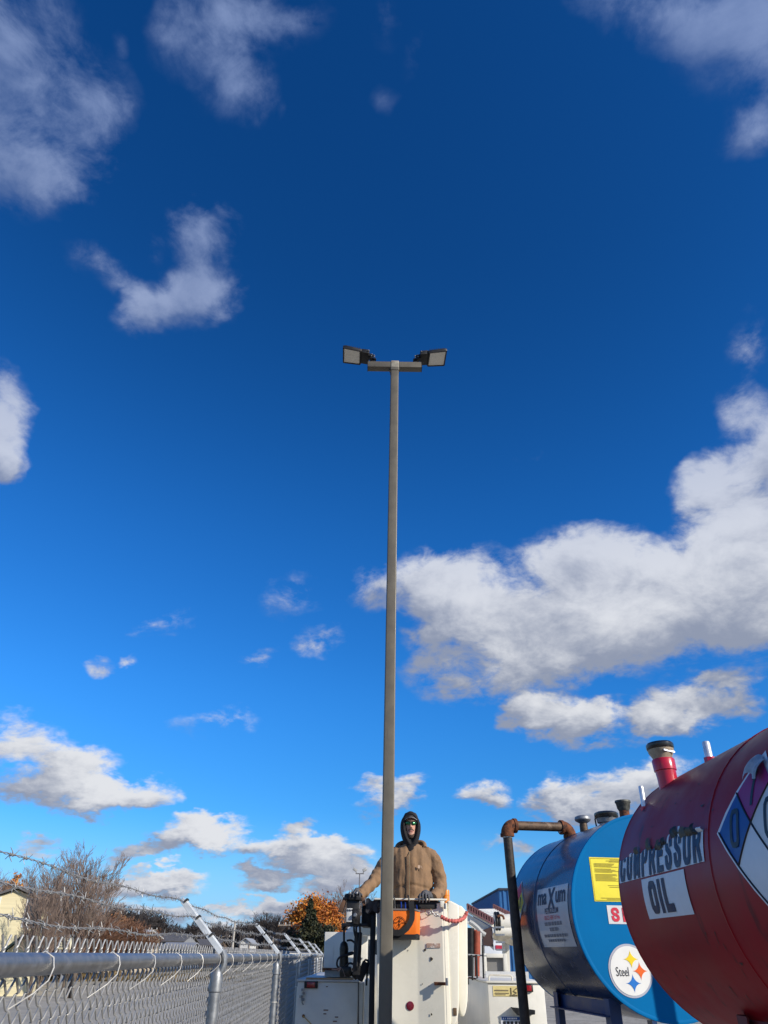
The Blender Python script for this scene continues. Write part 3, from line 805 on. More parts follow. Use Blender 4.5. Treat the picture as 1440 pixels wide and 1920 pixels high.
def red_tank():
    t = Tank((1.874, 3.037, 2.016), -2.1, 0.61, -1.08, 1.081)
    root = thing('oil_tank', 'maroon cylindrical oil tank with torn lettering sticker and hazard diamond', 'oil tank', t.pt(0, 0, -t.c.z), 'tanks on stands along the yard')
    shell(t, [0.0], M_red_side, M_red_side, root)
    stand(t, M_red_leg, root, -0.93, 0.42, 0.40, 1.20)
    # torn strip of lettering
    r = random.Random(2)
    tear = [0.72 + 0.22 * mnoise.noise(Vector((i * 1.9, 3.3, 0))) + (0.10 if i > 13 else 0) for i in range(21)]
    def top(i): k = i * 20; a = int(min(19, k)); return tear[a] + (tear[a + 1] - tear[a]) * (k - a)
    u0, u1, a0, a1 = 1.066, 0.045, 5.0, 19.5
    strip = MB(); strip.grid(lambda i, j: t.side(u0 + (u1 - u0) * i, a0 + (a1 - a0) * j * top(i), .0025), 40, 6)
    st = strip.build('lettering_sticker', M_stk_w, root)
    # words, sheared off along the tear
    def fnc(x, y):
        i = (u0 - (uc - x)) / (u0 - u1); ang = ac + math.degrees(y / t.R); lim = a0 + (a1 - a0) * top(max(0, min(1, i)))
        return t.side(uc - x, min(ang, lim), .0055)
    uc, ac = 0.555, 12.2
    stroke_mb('COMPRESSOR', 0.985, 0.150, fnc, .027).build('lettering', M_stk_b if False else mat('navy_print', (0.010, 0.016, 0.05), .5, 0, .2, 20), st, smooth=False, fix=False)
    # curled rags of film along the tear
    for k in range(26):
        i = r.uniform(0.12, 0.99)
        if 0.33 < i < 0.40 or r.random() < .1: continue
        u = u0 + (u1 - u0) * i; a = a0 + (a1 - a0) * top(i); w = r.uniform(.02, .07); h = r.uniform(1.4, 4.6); lean = r.uniform(-.02, .02); cu = r.uniform(.004, .022)
        rg = MB(); rg.grid(lambda p, q: t.side(u + (p - .5) * w * (1 - .5 * q) + lean * q, a - 0.6 + h * q, .006 + cu * math.sin(q * 2.6) * (0.6 + .4 * p)), 3, 5)
        rg.build('torn_film', [M_stk_w, mat('black_film', (0.02, 0.02, 0.018), .6, 0, .3, 30), mat('grime_film', (0.09, 0.075, 0.045), .7, 0, .4, 30)][r.choice((0, 1, 1, 2, 2))], st)
    o2 = decal(t, 0.752, 0.252, -11.0, 4.3, M_stk_w, 'lettering_sticker', root)
    stroke_mb('OIL', 0.265, 0.132, lambda x, y: t.side(0.545 - x, -3.2 + math.degrees(y / t.R), .0055), .032).build('lettering', mat('navy_print', (0.01, 0.016, 0.05)), o2, smooth=False, fix=False)
    # hazard diamond
    uc, ac, H = -0.355, 12.8, 0.275
    fn = lambda lift: (lambda x, y: t.side(uc - x, ac + math.degrees(y / t.R), lift))
    dia = poly_on(fn(.0025), [(-H, 0), (0, -H), (H, 0), (0, H)], M_stk_w, 'hazard_placard', root, 3)
    g = H * .455
    for (dx, dy), col, ch in (((-1, 0), M_stk_b, '0'), ((0, 1), mat('magenta_print', (0.30, 0.012, 0.13), .5, 0, .1, 12), '1'), ((1, 0), mat('pale_panel', (0.60, 0.60, 0.58), .5, 0, .06, 10), '0'), ((0, -1), M_stk_w, '')):
        ox, oy = dx * g, dy * g; q = g * .965
        ob = poly_on(fn(.0045), [(ox - q, oy), (ox, oy - q), (ox + q, oy), (ox, oy + q)], col, 'placard_field', dia, 3)
        if ch:
            f2 = fn(.0065)
            stroke_mb(ch, .075 if ch == '0' else .045, .135, lambda x, y: f2(ox + x, oy + y), .018).build('numeral', M_stk_k, dia, smooth=False, fix=False)
    f2 = fn(.006)
    for (p0, p1) in (((-g * 2, 0), (0, -g * 2)), ((0, -g * 2), (g * 2, 0)), ((-g, -g), (g, g)), ((-g, g), (g, -g))):
        MB().tube([f2(p0[0] + (p1[0] - p0[0]) * i / 12, p0[1] + (p1[1] - p0[1]) * i / 12) for i in range(13)], .0035, 4).build('placard_line', M_stk_k, dia)
    # the placard's top corner has peeled and hangs loose
    pe = MB(); pe.grid(lambda i, j: t.side(uc - (-.050 + .11 * i), ac + math.degrees((0.235 - .085 * j + .02 * math.sin(i * 5)) / t.R), .010 + .018 * math.sin(j * 2.2) + .006 * math.sin(i * 9)), 10, 10)
    pe.build('peeled_film', mat('hazy_film', (0.36, 0.37, 0.39), .4, 0, .25, 30, .004, 40), dia)
    # scuffs and oil runs
    sm = mat('oil_smudge', (0.035, 0.012, 0.012), .5, 0, .4, 30)
    for k in range(34):
        u = r.uniform(-.05, 1.03); a = r.choice((r.uniform(-22, -13), r.uniform(-52, -20), r.uniform(22, 40))); l = r.uniform(.6, 5.0) if a < 0 else r.uniform(.3, 1.0); w = r.uniform(.003, .008) if l > 1.2 else r.uniform(.01, .04); dr = r.uniform(-.01, .02)
        mb = MB(); mb.grid(lambda i, j: t.side(u + dr * j + (i - .5) * w * (1 - .7 * j) * (1 + .4 * math.sin(j * 9 + k)), a - l * j, .0018), 2, 7); mb.build('oil_run', sm, root)
    # filler neck, cap and short pipes on top
    b = Vector((1.525, 3.95, 2.51)); fs = .70; d = Vector((-0.03, 0.03, 1)).normalized()
    fl = MB().lathe([(r_ * fs, h_ * (.86 if h_ > 0 else 1)) for r_, h_ in [(.075, -.06), (.072, .05), (.076, .10), (.083, .103), (.085, .165), (.080, .172)]], b, d, 28).build('filler_neck', M_redbright, root)
    MB().lathe([(r_ * fs, h_ * (.86 if h_ > 0 else 1)) for r_, h_ in [(.070, .165), (.074, .185), (.094, .215), (.097, .232), (.088, .236)]], b, d, 28).build('filler_collar', mat('tan_collar', (0.36, 0.29, 0.20), .5, .2, .2, 30), root)
    MB().lathe([(r_ * fs, h_ * (.86 if h_ > 0 else 1)) for r_, h_ in [(.099, .232), (.104, .240), (.104, .262), (.094, .272), (.03, .275)]], b, d, 28).build('filler_cap', M_capk, root)
    lv = MB(); lv.bar(b + d * .185 + Vector((-.01, -.068, 0)), b + d * .178 + Vector((.055, -.045, 0)), .006, .009); lv.build('cap_lever', M_chrome, root)
    for (x, y, z0, z1, rr) in ((1.385, 3.98, 2.38, 2.52, .0135), (1.66, 3.70, 2.57, 2.685, .019)):
        p = MB().lathe([(rr, 0), (rr, z1 - z0), (rr * .8, z1 - z0 + .006)], (x, y, z0), n=14).build('vent_pipe', M_chrome, root)
        MB().lathe([(rr * 1.5, 0), (rr * 1.5, .03)], (x, y, z0 + .012), n=8).build('bushing', M_redbright, root)
    # vent riser standing off the side away from the fence, braced low to the stand
    q = t.pt(1.55, 1.16, 0)
    MB().tube([(q.x, q.y, 0.0), (q.x, q.y, 2.85)], .045, 14).build('vent_riser', M_rpipe, root)
    f_ = t.pt(.42, .40, 0); MB().tube([(q.x, q.y, .8), (f_.x, f_.y, .8)], .02, 8).build('riser_brace', M_red_leg, root)
red_tank()

def star4(fn, x, y, r, m, parent):
    """Four-pointed curved star."""
    pts = []
    for k in range(4):
        a0 = math.pi / 2 * k; a1 = a0 + math.pi / 2
        p0 = Vector((math.cos(a0), math.sin(a0))) * r; p1 = Vector((math.cos(a1), math.sin(a1))) * r
        cc = (p0 + p1)
        for i in range(8):
            t_ = i / 8; a = math.pi + a0 + (math.pi / 2) * (1 - t_)
            q = cc + Vector((math.cos(a + 0), math.sin(a))) * r
            pts.append((x + q.x, y + q.y))
    # fan from the centre keeps the concave outline true
    mb = MB(); n = len(pts); mb.add([fn(x, y)] + [fn(*p) for p in pts], [(0, i + 1, (i + 1) % n + 1) for i in range(n)])
    return mb.build('emblem_star', m, parent, smooth=False, fix=False)

def blue_tank():
    t = Tank((1.871, 5.437, 2.008), -8.0, 0.61, 0.0, 1.38)
    root = thing('oil_tank', 'blue cylindrical oil tank with yellow notice and round emblem on its end', 'oil tank', t.pt(0.7, 0, -t.c.z), 'tanks on stands along the yard')
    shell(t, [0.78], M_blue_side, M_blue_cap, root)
    stand(t, M_blue_leg, root, 0.10, 1.12, 0.36, 1.12)
    # sheet on the side
    sg = decal(t, 0.70, 0.065, -19.2, 15.8, mat('grey_sign', (0.42, 0.43, 0.45), .35, 0, .08, 6, coat=.3), 'sign_sheet', root)
    navy = mat('navy_print', (0.01, 0.016, 0.05))
    side_text(t, 'ma', 0.575, 9.0, 0.19, 0.075, navy, 'lettering', sg, bold=.022)
    side_text(t, 'um', 0.20, 9.0, 0.19, 0.075, navy, 'lettering', sg, bold=.022)
    side_text(t, 'X', 0.385, 8.6, 0.15, 0.135, navy, 'lettering', sg, bold=.03)
    side_text(t, 'PETROLEUM', 0.385, 1.6, 0.27, 0.036, navy, 'lettering', sg, bold=.01)
    side_text(t, '800-221-4284 Toll Free', 0.385, -2.3, 0.31, 0.026, M_stk_r, 'lettering', sg, bold=.0)
    for k, (w, a, h, n) in enumerate(((0.34, -5.8, .022, 5), (0.17, -9.0, .022, 3), (0.46, -12.6, .018, 9), (0.34, -15.4, .016, 7))):
        x0 = -w / 2; r = random.Random(k)
        while x0 < w / 2:
            l = w / n * r.uniform(.4, 1.0)
            poly_on(lambda x, y: t.side(0.385 - x, a + math.degrees(y / t.R), .005), [(x0, -h / 2), (min(x0 + l, w / 2), -h / 2), (min(x0 + l, w / 2), h / 2), (x0, h / 2)], M_stk_g, 'print_line', sg, 0)
            x0 += l + .012
    # hazard diamond near the far end
    fn = lambda x, y: t.side(1.17 - x, 9.5 + math.degrees(y / t.R), .0025)
    dd = poly_on(fn, [(-.17, 0), (0, -.17), (.17, 0), (0, .17)], M_stk_w, 'hazard_placard', root, 3)
    fn2 = lambda x, y: t.side(1.17 - x, 9.5 + math.degrees(y / t.R), .0045)
    poly_on(fn2, [(-.075, .08), (0, .005), (.075, .08), (0, .155)], M_stk_r, 'placard_field', dd, 2)
    poly_on(fn2, [(.005, 0), (.08, -.075), (.155, 0), (.08, .075)], M_stk_y, 'placard_field', dd, 2)
    side_text(t, '0', 1.10, 9.5, .04, .09, M_stk_k, 'numeral', dd, .0065)
    # end: yellow notice
    def rect(x0, x1, z0, z1, m, nm, par, lift): return poly_on(lambda x, z: t.cap(x, z, lift), [(x0, z0), (x1, z0), (x1, z1), (x0, z1)], m, nm, par)
    yn = rect(-.448, -.150, .056, .322, M_stk_y, 'notice_sheet', root, .0065)
    r = random.Random(9)
    lines = [(-.30, -.20, .307), (-.33, -.18, .300), (-.31, -.19, .294)] + [(-.42, -.30 + r.uniform(0, .06), .282 - .0065 * i) for i in range(17) if i not in (4, 9)] + [(-.34, -.26, .150), (-.33, -.25, .14), (-.40, -.19, .075), (-.36, -.21, .068)]
    M_ln = mat('notice_print', (0.40, 0.33, 0.03), .6, 0, .1, 20)
    for x0, x1, z in lines:
        rect(x0, x1, z, z + .003, M_ln, 'print_line', yn, .009)
    for (a, b) in (((-.441, .063), (-.441, .315)), ((-.441, .315), (-.157, .315)), ((-.441, .063), (-.157, .063))):
        rect(min(a[0], b[0]) - .001, max(a[0], b[0]) + .001, min(a[1], b[1]) - .001, max(a[1], b[1]) + .001, M_ln, 'print_line', yn, .009)
    # label with a red letter
    sl = rect(-.369, -.06, -.073, .034, M_stk_w, 'label_sticker', root, .0065)
    stroke_mb('S', .060, .082, lambda x, y: t.cap(-.316 + x, -.019 + y, .009), .017).build('lettering', M_stk_r, sl, smooth=False, fix=False)
    stroke_mb('E', .056, .082, lambda x, y: t.cap(-.240 + x, -.019 + y, .009), .017).build('lettering', M_stk_r, sl, smooth=False, fix=False)
    # round emblem: three curved stars
    cx, cz, R = -.268, -.330, .146
    ring = [(cx + math.cos(i * math.pi / 32) * R, cz + math.sin(i * math.pi / 32) * R) for i in range(64)]
    em = poly_on(lambda x, z: t.cap(x, z, .0065), ring, mat('emblem_ring', (0.42, 0.44, 0.52), .45, 0, .05, 10), 'round_emblem', root)
    ring = [(cx + math.cos(i * math.pi / 32) * R * .915, cz + math.sin(i * math.pi / 32) * R * .915) for i in range(64)]
    poly_on(lambda x, z: t.cap(x, z, .0085), ring, mat('emblem_white', (0.80, 0.80, 0.77), .45, 0, .03, 10), 'emblem_disc', em)
    f = lambda x, z: t.cap(x, z, .0105)
    star4(f, cx + .012, cz + .062, .052, mat('emblem_yellow', (0.85, 0.62, 0.01), .45), em)
    star4(f, cx + .064, cz - .002, .052, mat('emblem_orange', (0.80, 0.13, 0.01), .45), em)
    star4(f, cx + .008, cz - .068, .052, mat('emblem_blue', (0.005, 0.16, 0.55), .45), em)
    cap_text(t, 'Steel', cx - .057, cz - .006, .085, .050, M_stk_k, 'lettering', em, .0105, .0)
    # fittings on top
    def fit(x, y, z, prof, m, nm, ax=(0, 0, 1)): return MB().lathe(prof, (x, y, z), ax, 22).build(nm, m, root)
    fit(1.665, 6.30, 2.585, [(.032, 0), (.032, .08), (.028, .10)], M_rpipe, 'vent_stub')
    fit(1.665, 6.30, 2.68, [(.028, 0), (.060, .018), (.066, .03), (.062, .05), (.03, .062)], mat('zinc_cap', (0.23, 0.24, 0.25), .5, .6, .25, 30), 'vent_cap')
    fit(1.79, 6.05, 2.60, [(.06, 0), (.06, .045), (.075, .05), (.082, .085)], mat('zinc_cap', (0.23, 0.24, 0.25)), 'filler_neck')
    fit(1.79, 6.05, 2.683, [(.088, 0), (.093, .008), (.093, .035), (.08, .045), (.02, .05)], M_capk, 'filler_cap')
    fit(1.80, 5.62, 2.60, [(.036, 0), (.036, .07)], M_rust, 'vent_stub')
    fit(1.80, 5.62, 2.665, [(.034, 0), (.046, .02), (.052, .055), (.058, .062), (.056, .075), (.03, .078)], mat('tarnished_cap', (0.10, 0.10, 0.085), .6, .5, .4, 40, .002, 60), 'vent_cap')
    cb = MB(); cb.tube([(1.73, 6.15, 2.62), (1.722, 6.14, 2.69), (1.735, 6.12, 2.72), (1.748, 6.10, 2.66), (1.75, 6.09, 2.62)], .006, 8); cb.build('cap_lanyard', M_rub, root)
    # draw-off pipe: up, across and down to the ground
    e0 = Vector((1.60, 6.52, 2.58)); e1 = Vector((1.60, 6.52, 2.66)); a = at(1062, 1551, 6.50); b = at(966, 1548, 6.38); c = at(951, 1562, 6.38); d = at(985, 1920, 6.38); g = d + (d - c) * 0.9; g.z = 0.01
    MB().tube([a.lerp(b, .02), b], .036, 18).build('pipe_run', M_rpipe, root)
    MB().tube([c + (d - c) * .02, d, g], .037, 18).build('pipe_drop', mat('dark_rusty_pipe', (0.045, 0.036, 0.03), .6, .3, .5, 20, .0015, 60, spots=((0.13, 0.085, 0.055), 8, .36)), root)
    def elbow(p, u, v, nm='pipe_elbow'):
        u = Vector(u).normalized(); v = Vector(v).normalized(); pts = [p + u * .075]
        for i in range(9):
            t_ = i / 8; pts.append(p + u * .055 * (1 - t_) ** 1.5 + v * .055 * t_ ** 1.5)
        pts.append(p + v * .075)
        q = MB(); q.tube(pts, [.050] * len(pts), 18)
        q.tube([p + u * .06, p + u * .085], .057, 18); q.tube([p + v * .06, p + v * .085], .057, 18)
        q.build(nm, M_rust, root)
        for w in (u, v):
            MB().tube([p + w * .086, p + w * .094], .041, 16).build('sealing_tape', mat('white_tape', (0.7, 0.7, 0.68), .7), root)
    corner = b.lerp(c, .5); corner = Vector((c.x - .002, c.y, b.z))
    elbow(corner, (a - b), (d - c))
    cor2 = Vector((e0.x, e0.y, a.z)); elbow(cor2, (b - a), (0, 0, -1))
    MB().tube([cor2 + Vector((0, 0, -.05)), Vector((cor2.x, cor2.y, 2.52))], .038, 16).build('pipe_nipple', M_rpipe, root)
blue_tank()

# ------------------------------------------------------------------ bucket truck, seen from behind
TD = 9.0                                    # rear faces of the two side cabinets
def px(x, d, y=1800): return at(x, y, d).x
def pz(y, d, x=720): return at(x, y, d).z
truck = thing('bucket_truck', 'white utility truck with side cabinets parked beside the fence, seen from behind', 'truck', (0.15, 10.5, 0))

def truck_body():
    xl0, xl1 = px(556, TD, 1880), px(671, TD, 1880)          # left cabinet
    xr0, xr1 = px(916, TD, 1880), px(1023, TD, 1880)         # right cabinet
    zt = pz(1841, TD, 610); ztr = pz(1844, TD, 960)
    back = 12.6
    def cabinet(x0, x1, z0, z1, nm='side_cabinet'):
        o = MB().span((x0, TD, z0), (x1, back, z1)).build(nm, M_white, truck, bevel=0.012); return o
    cl = cabinet(xl0, xl1, 0.62, zt); cr = cabinet(xr0, xr1, 0.62, ztr)
    # cabinet lids with a lip, doors on the outer sides, rear panel seams
    for (x0, x1, z, c) in ((xl0, xl1, zt, cl), (xr0, xr1, ztr, cr)):
        MB().span((x0 - .012, TD - .02, z + .002), (x1 + .012, back, z + .022)).build('cabinet_lid', M_lgrey if c is cl else M_white, c, bevel=.004)
        xo = x0 if x0 < 0 else x1; s = -1 if x0 < 0 else 1
        for k in range(3):
            dd = MB().span((xo + s * .002, TD + .15 + k * 1.15, .70), (xo + s * .022, TD + 1.2 + k * 1.15, z - .05)).build('cabinet_door', M_white, c, bevel=.006)
            MB().span((xo + s * .022, TD + .6 + k * 1.15, 1.0), (xo + s * .04, TD + .72 + k * 1.15, 1.04)).build('door_latch', M_galv, c)
    # wooden top edge, tail lamp and small hardware on the left cabinet
    MB().bar(Vector((px(576, TD), TD - .012, zt + .030)), Vector((px(664, TD), TD - .012, zt + .030)), .03, .014).build('wood_strip', mat('weathered_wood', (0.33, 0.23, 0.13), .8, 0, .3, 20), cl)
    def lamp(xa, xb, ya, yb, c, d=TD):
        a, b = at(xa, yb, d - .03), at(xb, ya, d - .03)
        l = MB().span((a.x, d - .028, a.z), (b.x, d - .004, b.z)).build('tail_lamp', M_blackm, c, bevel=.004)
        w = (b.x - a.x) * .2
        MB().span((a.x + w, d - .036, a.z + .008), (b.x - w, d - .030, b.z - .008)).build('lamp_lens', M_redlens, l, bevel=.003)
    lamp(570, 596, 1840, 1853, cl)
    lamp(985, 999, 1846, 1860, cr)
    hk = MB(); p = at(567, 1862, TD)
    for k, (dx, dz) in enumerate(((0, .03), (.012, .0), (-.01, -.03), (.008, -.055))):
        hk.box(p + Vector((dx, -.022, dz)), (.022, .03, .022), rotz(20 * k))
    hk.tube([p + Vector((.0, -.03, -.02)), p + Vector((.005, -.035, -.08)), p + Vector((.02, -.03, -.10))], .006, 6)
    hk.build('door_latch', M_galv, cl)
    p = at(569, 1905, TD - .012)
    MB().lathe([(.016, 0), (.012, .012)], p, (0, -1, 0), 8).build('eye_bolt', M_rust, cl)
    MB().tube([p + Vector((0, -.012, 0)), p + Vector((.06, -.03, -.045)), p + Vector((.13, -.02, -.10)), p + Vector((.2, -.02, -.22))], .0045, 6).build('pull_cord', mat('yellow_cord', (0.45, 0.30, 0.08), .8), cl)
    for (x, y, w) in ((611, 1894, .05), (609, 1901, .03), (631, 1907, .035), (628, 1915, .04), (613, 1850, .02)):
        MB().box(at(x, y, TD - .003), (w, .004, .008)).build('paint_chip', M_rust, cl)
    # corner column and inner wall right of the left cabinet
    a, b = px(671, TD + .02, 1880), px(692, TD + .02, 1880)
    MB().span((a + .004, TD + .03, .62), ((a + b) / 2 - .004, back, zt - .004)).build('corner_column', M_white, truck, bevel=.012)
    MB().span(((a + b) / 2 + .004, TD + .015, .62), (b, TD + .4, zt + .03)).build('corner_column', M_white, truck, bevel=.02)
    MB().tube([at(672, 1842, TD - .01), at(672, 1930, TD - .01)], .005, 6).build('seam', M_rub, truck)
    # floor, bumper, chassis, wheels, cab
    MB().span((xl1 + .1, TD + .1, .80), (xr0 - .004, back + .3, .88)).build('bed_floor', M_grey, truck, bevel=.005)
    MB().span((xl0 + .02, TD - .12, .55), (xr1 - .02, TD - .03, .72)).build('rear_bumper', M_blackm, truck, bevel=.01)
    for x in (-.35, .75):
        MB().span((x, TD + .2, .55), (x + .1, 16.5, .75)).build('chassis_rail', M_blackm, truck)
    for y in (10.6, 15.3):
        for x in (xl0 + .16, xr1 - .16):
            w = MB().lathe([(.30, -.13), (.43, -.12), (.45, -.08), (.45, .08), (.43, .12), (.30, .13)], (x, y, .45), (1, 0, 0), 28).build('wheel', M_rub, truck)
            MB().lathe([(.05, -.11), (.28, -.12), (.30, -.10), (.30, .10), (.28, .12), (.05, .11)], (x, y, .45), (1, 0, 0), 24).build('rim', M_galv, w)
    cab = MB().loft([[Vector((x, y, z)) for (x, z) in ((xl0 + .15, .7), (xl0 + .15, 1.55), (xl0 + .35, 2.12), (xr1 - .35, 2.12), (xr1 - .15, 1.55), (xr1 - .15, .7))] for y in (13.0, 14.6)]).build('cab', M_white, truck, bevel=.03)
    MB().prism([(xl0 + .42, 12.99, 1.5), (xr1 - .42, 12.99, 1.5), (xr1 - .5, 12.99, 1.95), (xl0 + .5, 12.99, 1.95)], (0, -.01, 0)).build('rear_window', M_glass, cab)
    MB().span((xl0 + .25, 14.62, .75), (xr1 - .25, 16.2, 1.45)).build('hood', M_white, truck, bevel=.08)
    # upper cabinet behind the controls, and the grey recess under it
    ud = TD + .5
    a, b = at(606, 1817, ud), at(689, 1748, ud)
    up = MB().span((a.x, ud, a.z), (b.x, ud + .7, b.z)).build('upper_box', M_white, truck, bevel=.01)
    MB().span((a.x - .012, ud - .006, a.z - .012), (b.x, ud + .02, a.z + .012)).build('box_flange', M_rust, up, bevel=.002)
    r0, r1 = at(608, 1838, ud + .08), at(662, 1818, ud + .08)
    MB().span((r0.x, ud + .08, zt + .03), (r1.x, ud + .68, r1.z)).build('box_plinth', M_grey, up)
    # boom: pedestal, lower boom and upper boom folded forward over the cab
    MB().lathe([(.30, .88), (.28, 1.2), (.24, 1.3), (.24, 1.75)], (.1, 12.2, 0), n=24).build('boom_pedestal', M_white, truck)
    lb = MB(); lb.bar((.1, 12.2, 1.75), (.1, 16.3, 2.25), .22, .26); lb.build('lower_boom', M_white, truck, bevel=.02)
    ubm = MB(); ubm.bar((.02, 16.3, 2.40), (-.13, 9.15, 2.02), .20, .20); ubm.build('upper_boom', M_gel, truck, bevel=.03)
    el = MB(); el.lathe([(.16, -.2), (.16, .2)], (.06, 16.3, 2.32), (1, 0, 0), 20); el.build('boom_elbow', M_white, truck)
    # right cabinet: handle rail, decal, licence plate
    hp = [at(917, 1843, TD + .12), at(917, 1831, TD + .12), at(920, 1828, TD + .12), at(957, 1829, TD + .12), at(960, 1832, TD + .12), at(961, 1843, TD + .12)]
    MB().tube(hp, .009, 8).build('grab_rail', mat('chipped_cream', (0.62, 0.58, 0.48), .5, 0, .1, 20, spots=((.2, .09, .04), 40, .36)), cr)
    def patch(x0, y0, x1, y1, d, m, nm, par, t=.004):
        a, b = at(x0, y1, d), at(x1, y0, d); return MB().span((a.x, d - t, a.z), (b.x, d, b.z)).build(nm, m, par)
    wd = patch(925, 1849, 975, 1868, TD - .002, mat('faded_yellow_decal', (0.68, 0.56, 0.24), .6, 0, .08, 14), 'warning_decal', cr, .003)
    inkm = mat('faded_ink', (0.20, 0.16, 0.09), .6)
    for (x0, y0, x1, y1) in ((927, 1856, 953, 1858.2), (928, 1861.5, 954, 1863), (929, 1864.5, 948, 1865.6)):
        patch(x0, y0, x1, y1, TD - .006, inkm, 'print_line', wd, .002)
    g = lambda x, y: at(x, y, TD - .008)
    for pts in (((958, 1852), (959, 1864)), ((969, 1853), (963, 1858), (969, 1862)), ((957, 1866), (970, 1866)), ((964, 1863), (966, 1867))):
        MB().tube([g(*q) for q in pts], .006, 5).build('diagram_line', inkm, wd)
    pl = patch(940, 1906, 988, 1928, TD - .012, mat('plate_white', (0.62, 0.63, 0.65), .4), 'licence_plate', cr, .004)
    patch(941, 1907, 987, 1912.5, TD - .018, M_stk_b, 'plate_band', pl, .002)
    for k, (x0, x1) in enumerate(((943, 945), (947, 948), (951, 953), (954, 956), (957, 959), (960, 963), (964, 966), (967, 969))):
        patch(x0, 1908.2, x1, 1911.2, TD - .021, M_stk_w, 'plate_print', pl, .001)
    for k, x0 in enumerate((944, 951, 958, 966, 973, 980)):
        patch(x0, 1915, x0 + 4.2, 1925, TD - .018, M_stk_k, 'plate_print', pl, .002)
    br = MB(); br.prism([at(958, 1888, TD), at(1000, 1893, TD), at(1000, 1901, TD), at(970, 1903, TD), at(962, 1895, TD)], (0, -.10, 0)); br.build('plate_bracket', M_blackm, cr)
    # bed partition and panels seen between the bucket and the right cabinet
    d1 = 10.4
    patch(911, 1822, 990, 1842, d1, M_lgrey, 'bed_partition', truck, .03)
    patch(876, 1795, 906, 1846, d1 + .5, M_lgrey, 'bed_partition', truck, .03)
    d2 = 11.6
    fr = MB(); a, b = at(907, 1824, d2), at(950, 1788, d2)
    for (x0, z0, x1, z1) in ((a.x, a.z, a.x + .05, b.z), (b.x - .05, a.z, b.x, b.z), (a.x + .052, b.z - .05, b.x - .052, b.z)):
        fr.span((x0, d2, z0), (x1, d2 + .05, z1))
    fr.build('headboard_frame', M_white, truck, bevel=.004)
    MB().span((a.x + .05, d2 + .06, a.z), (b.x - .05, d2 + .09, b.z - .03)).build('headboard_panel', mat('dark_grey_panel', (0.17, 0.165, 0.155), .7, 0, .12, 5), truck)
    for x, y0, y1 in ((885, 1790, 1838), (894, 1790, 1839), (906, 1772, 1840)):
        MB().tube([at(x - 1, y0, 9.9), at(x + 1, y1, 9.9)], .011, 8).build('stake_rod', M_blackm, truck)
    MB().tube([at(878, 1790, 9.92), at(912, 1792, 9.92)], .008, 8).build('stake_rail', M_grey, truck)
    MB().tube([at(878, 1833, 9.92), at(908, 1838, 9.92)], .008, 8).build('stake_rail', M_rust, truck)
truck_body()

# rust-red tubes standing in the truck bed
def bed_tubes():
    root = thing('tube_bundle', 'bundle of rusty red tubes standing in the truck bed behind the bucket', 'tubes', at(890, 1846, 10.9))
    for k, (x, w) in enumerate(((882, .05), (888.5, .045), (894, .045), (899, .03))):
        m = [M_blackm, mat('rust_red_tube', (0.28, 0.055, 0.025), .6, 0, .3, 12), mat('rust_red_tube', (0.28, 0.055, 0.025)), M_grey][k]
        a, b = at(x, 1740 + 3 * k, 10.9 + .05 * (k % 2)), at(x, 1846, 10.9 + .05 * (k % 2))
        MB().tube([b, a], w, 14).build('tube', m, root)
bed_tubes()

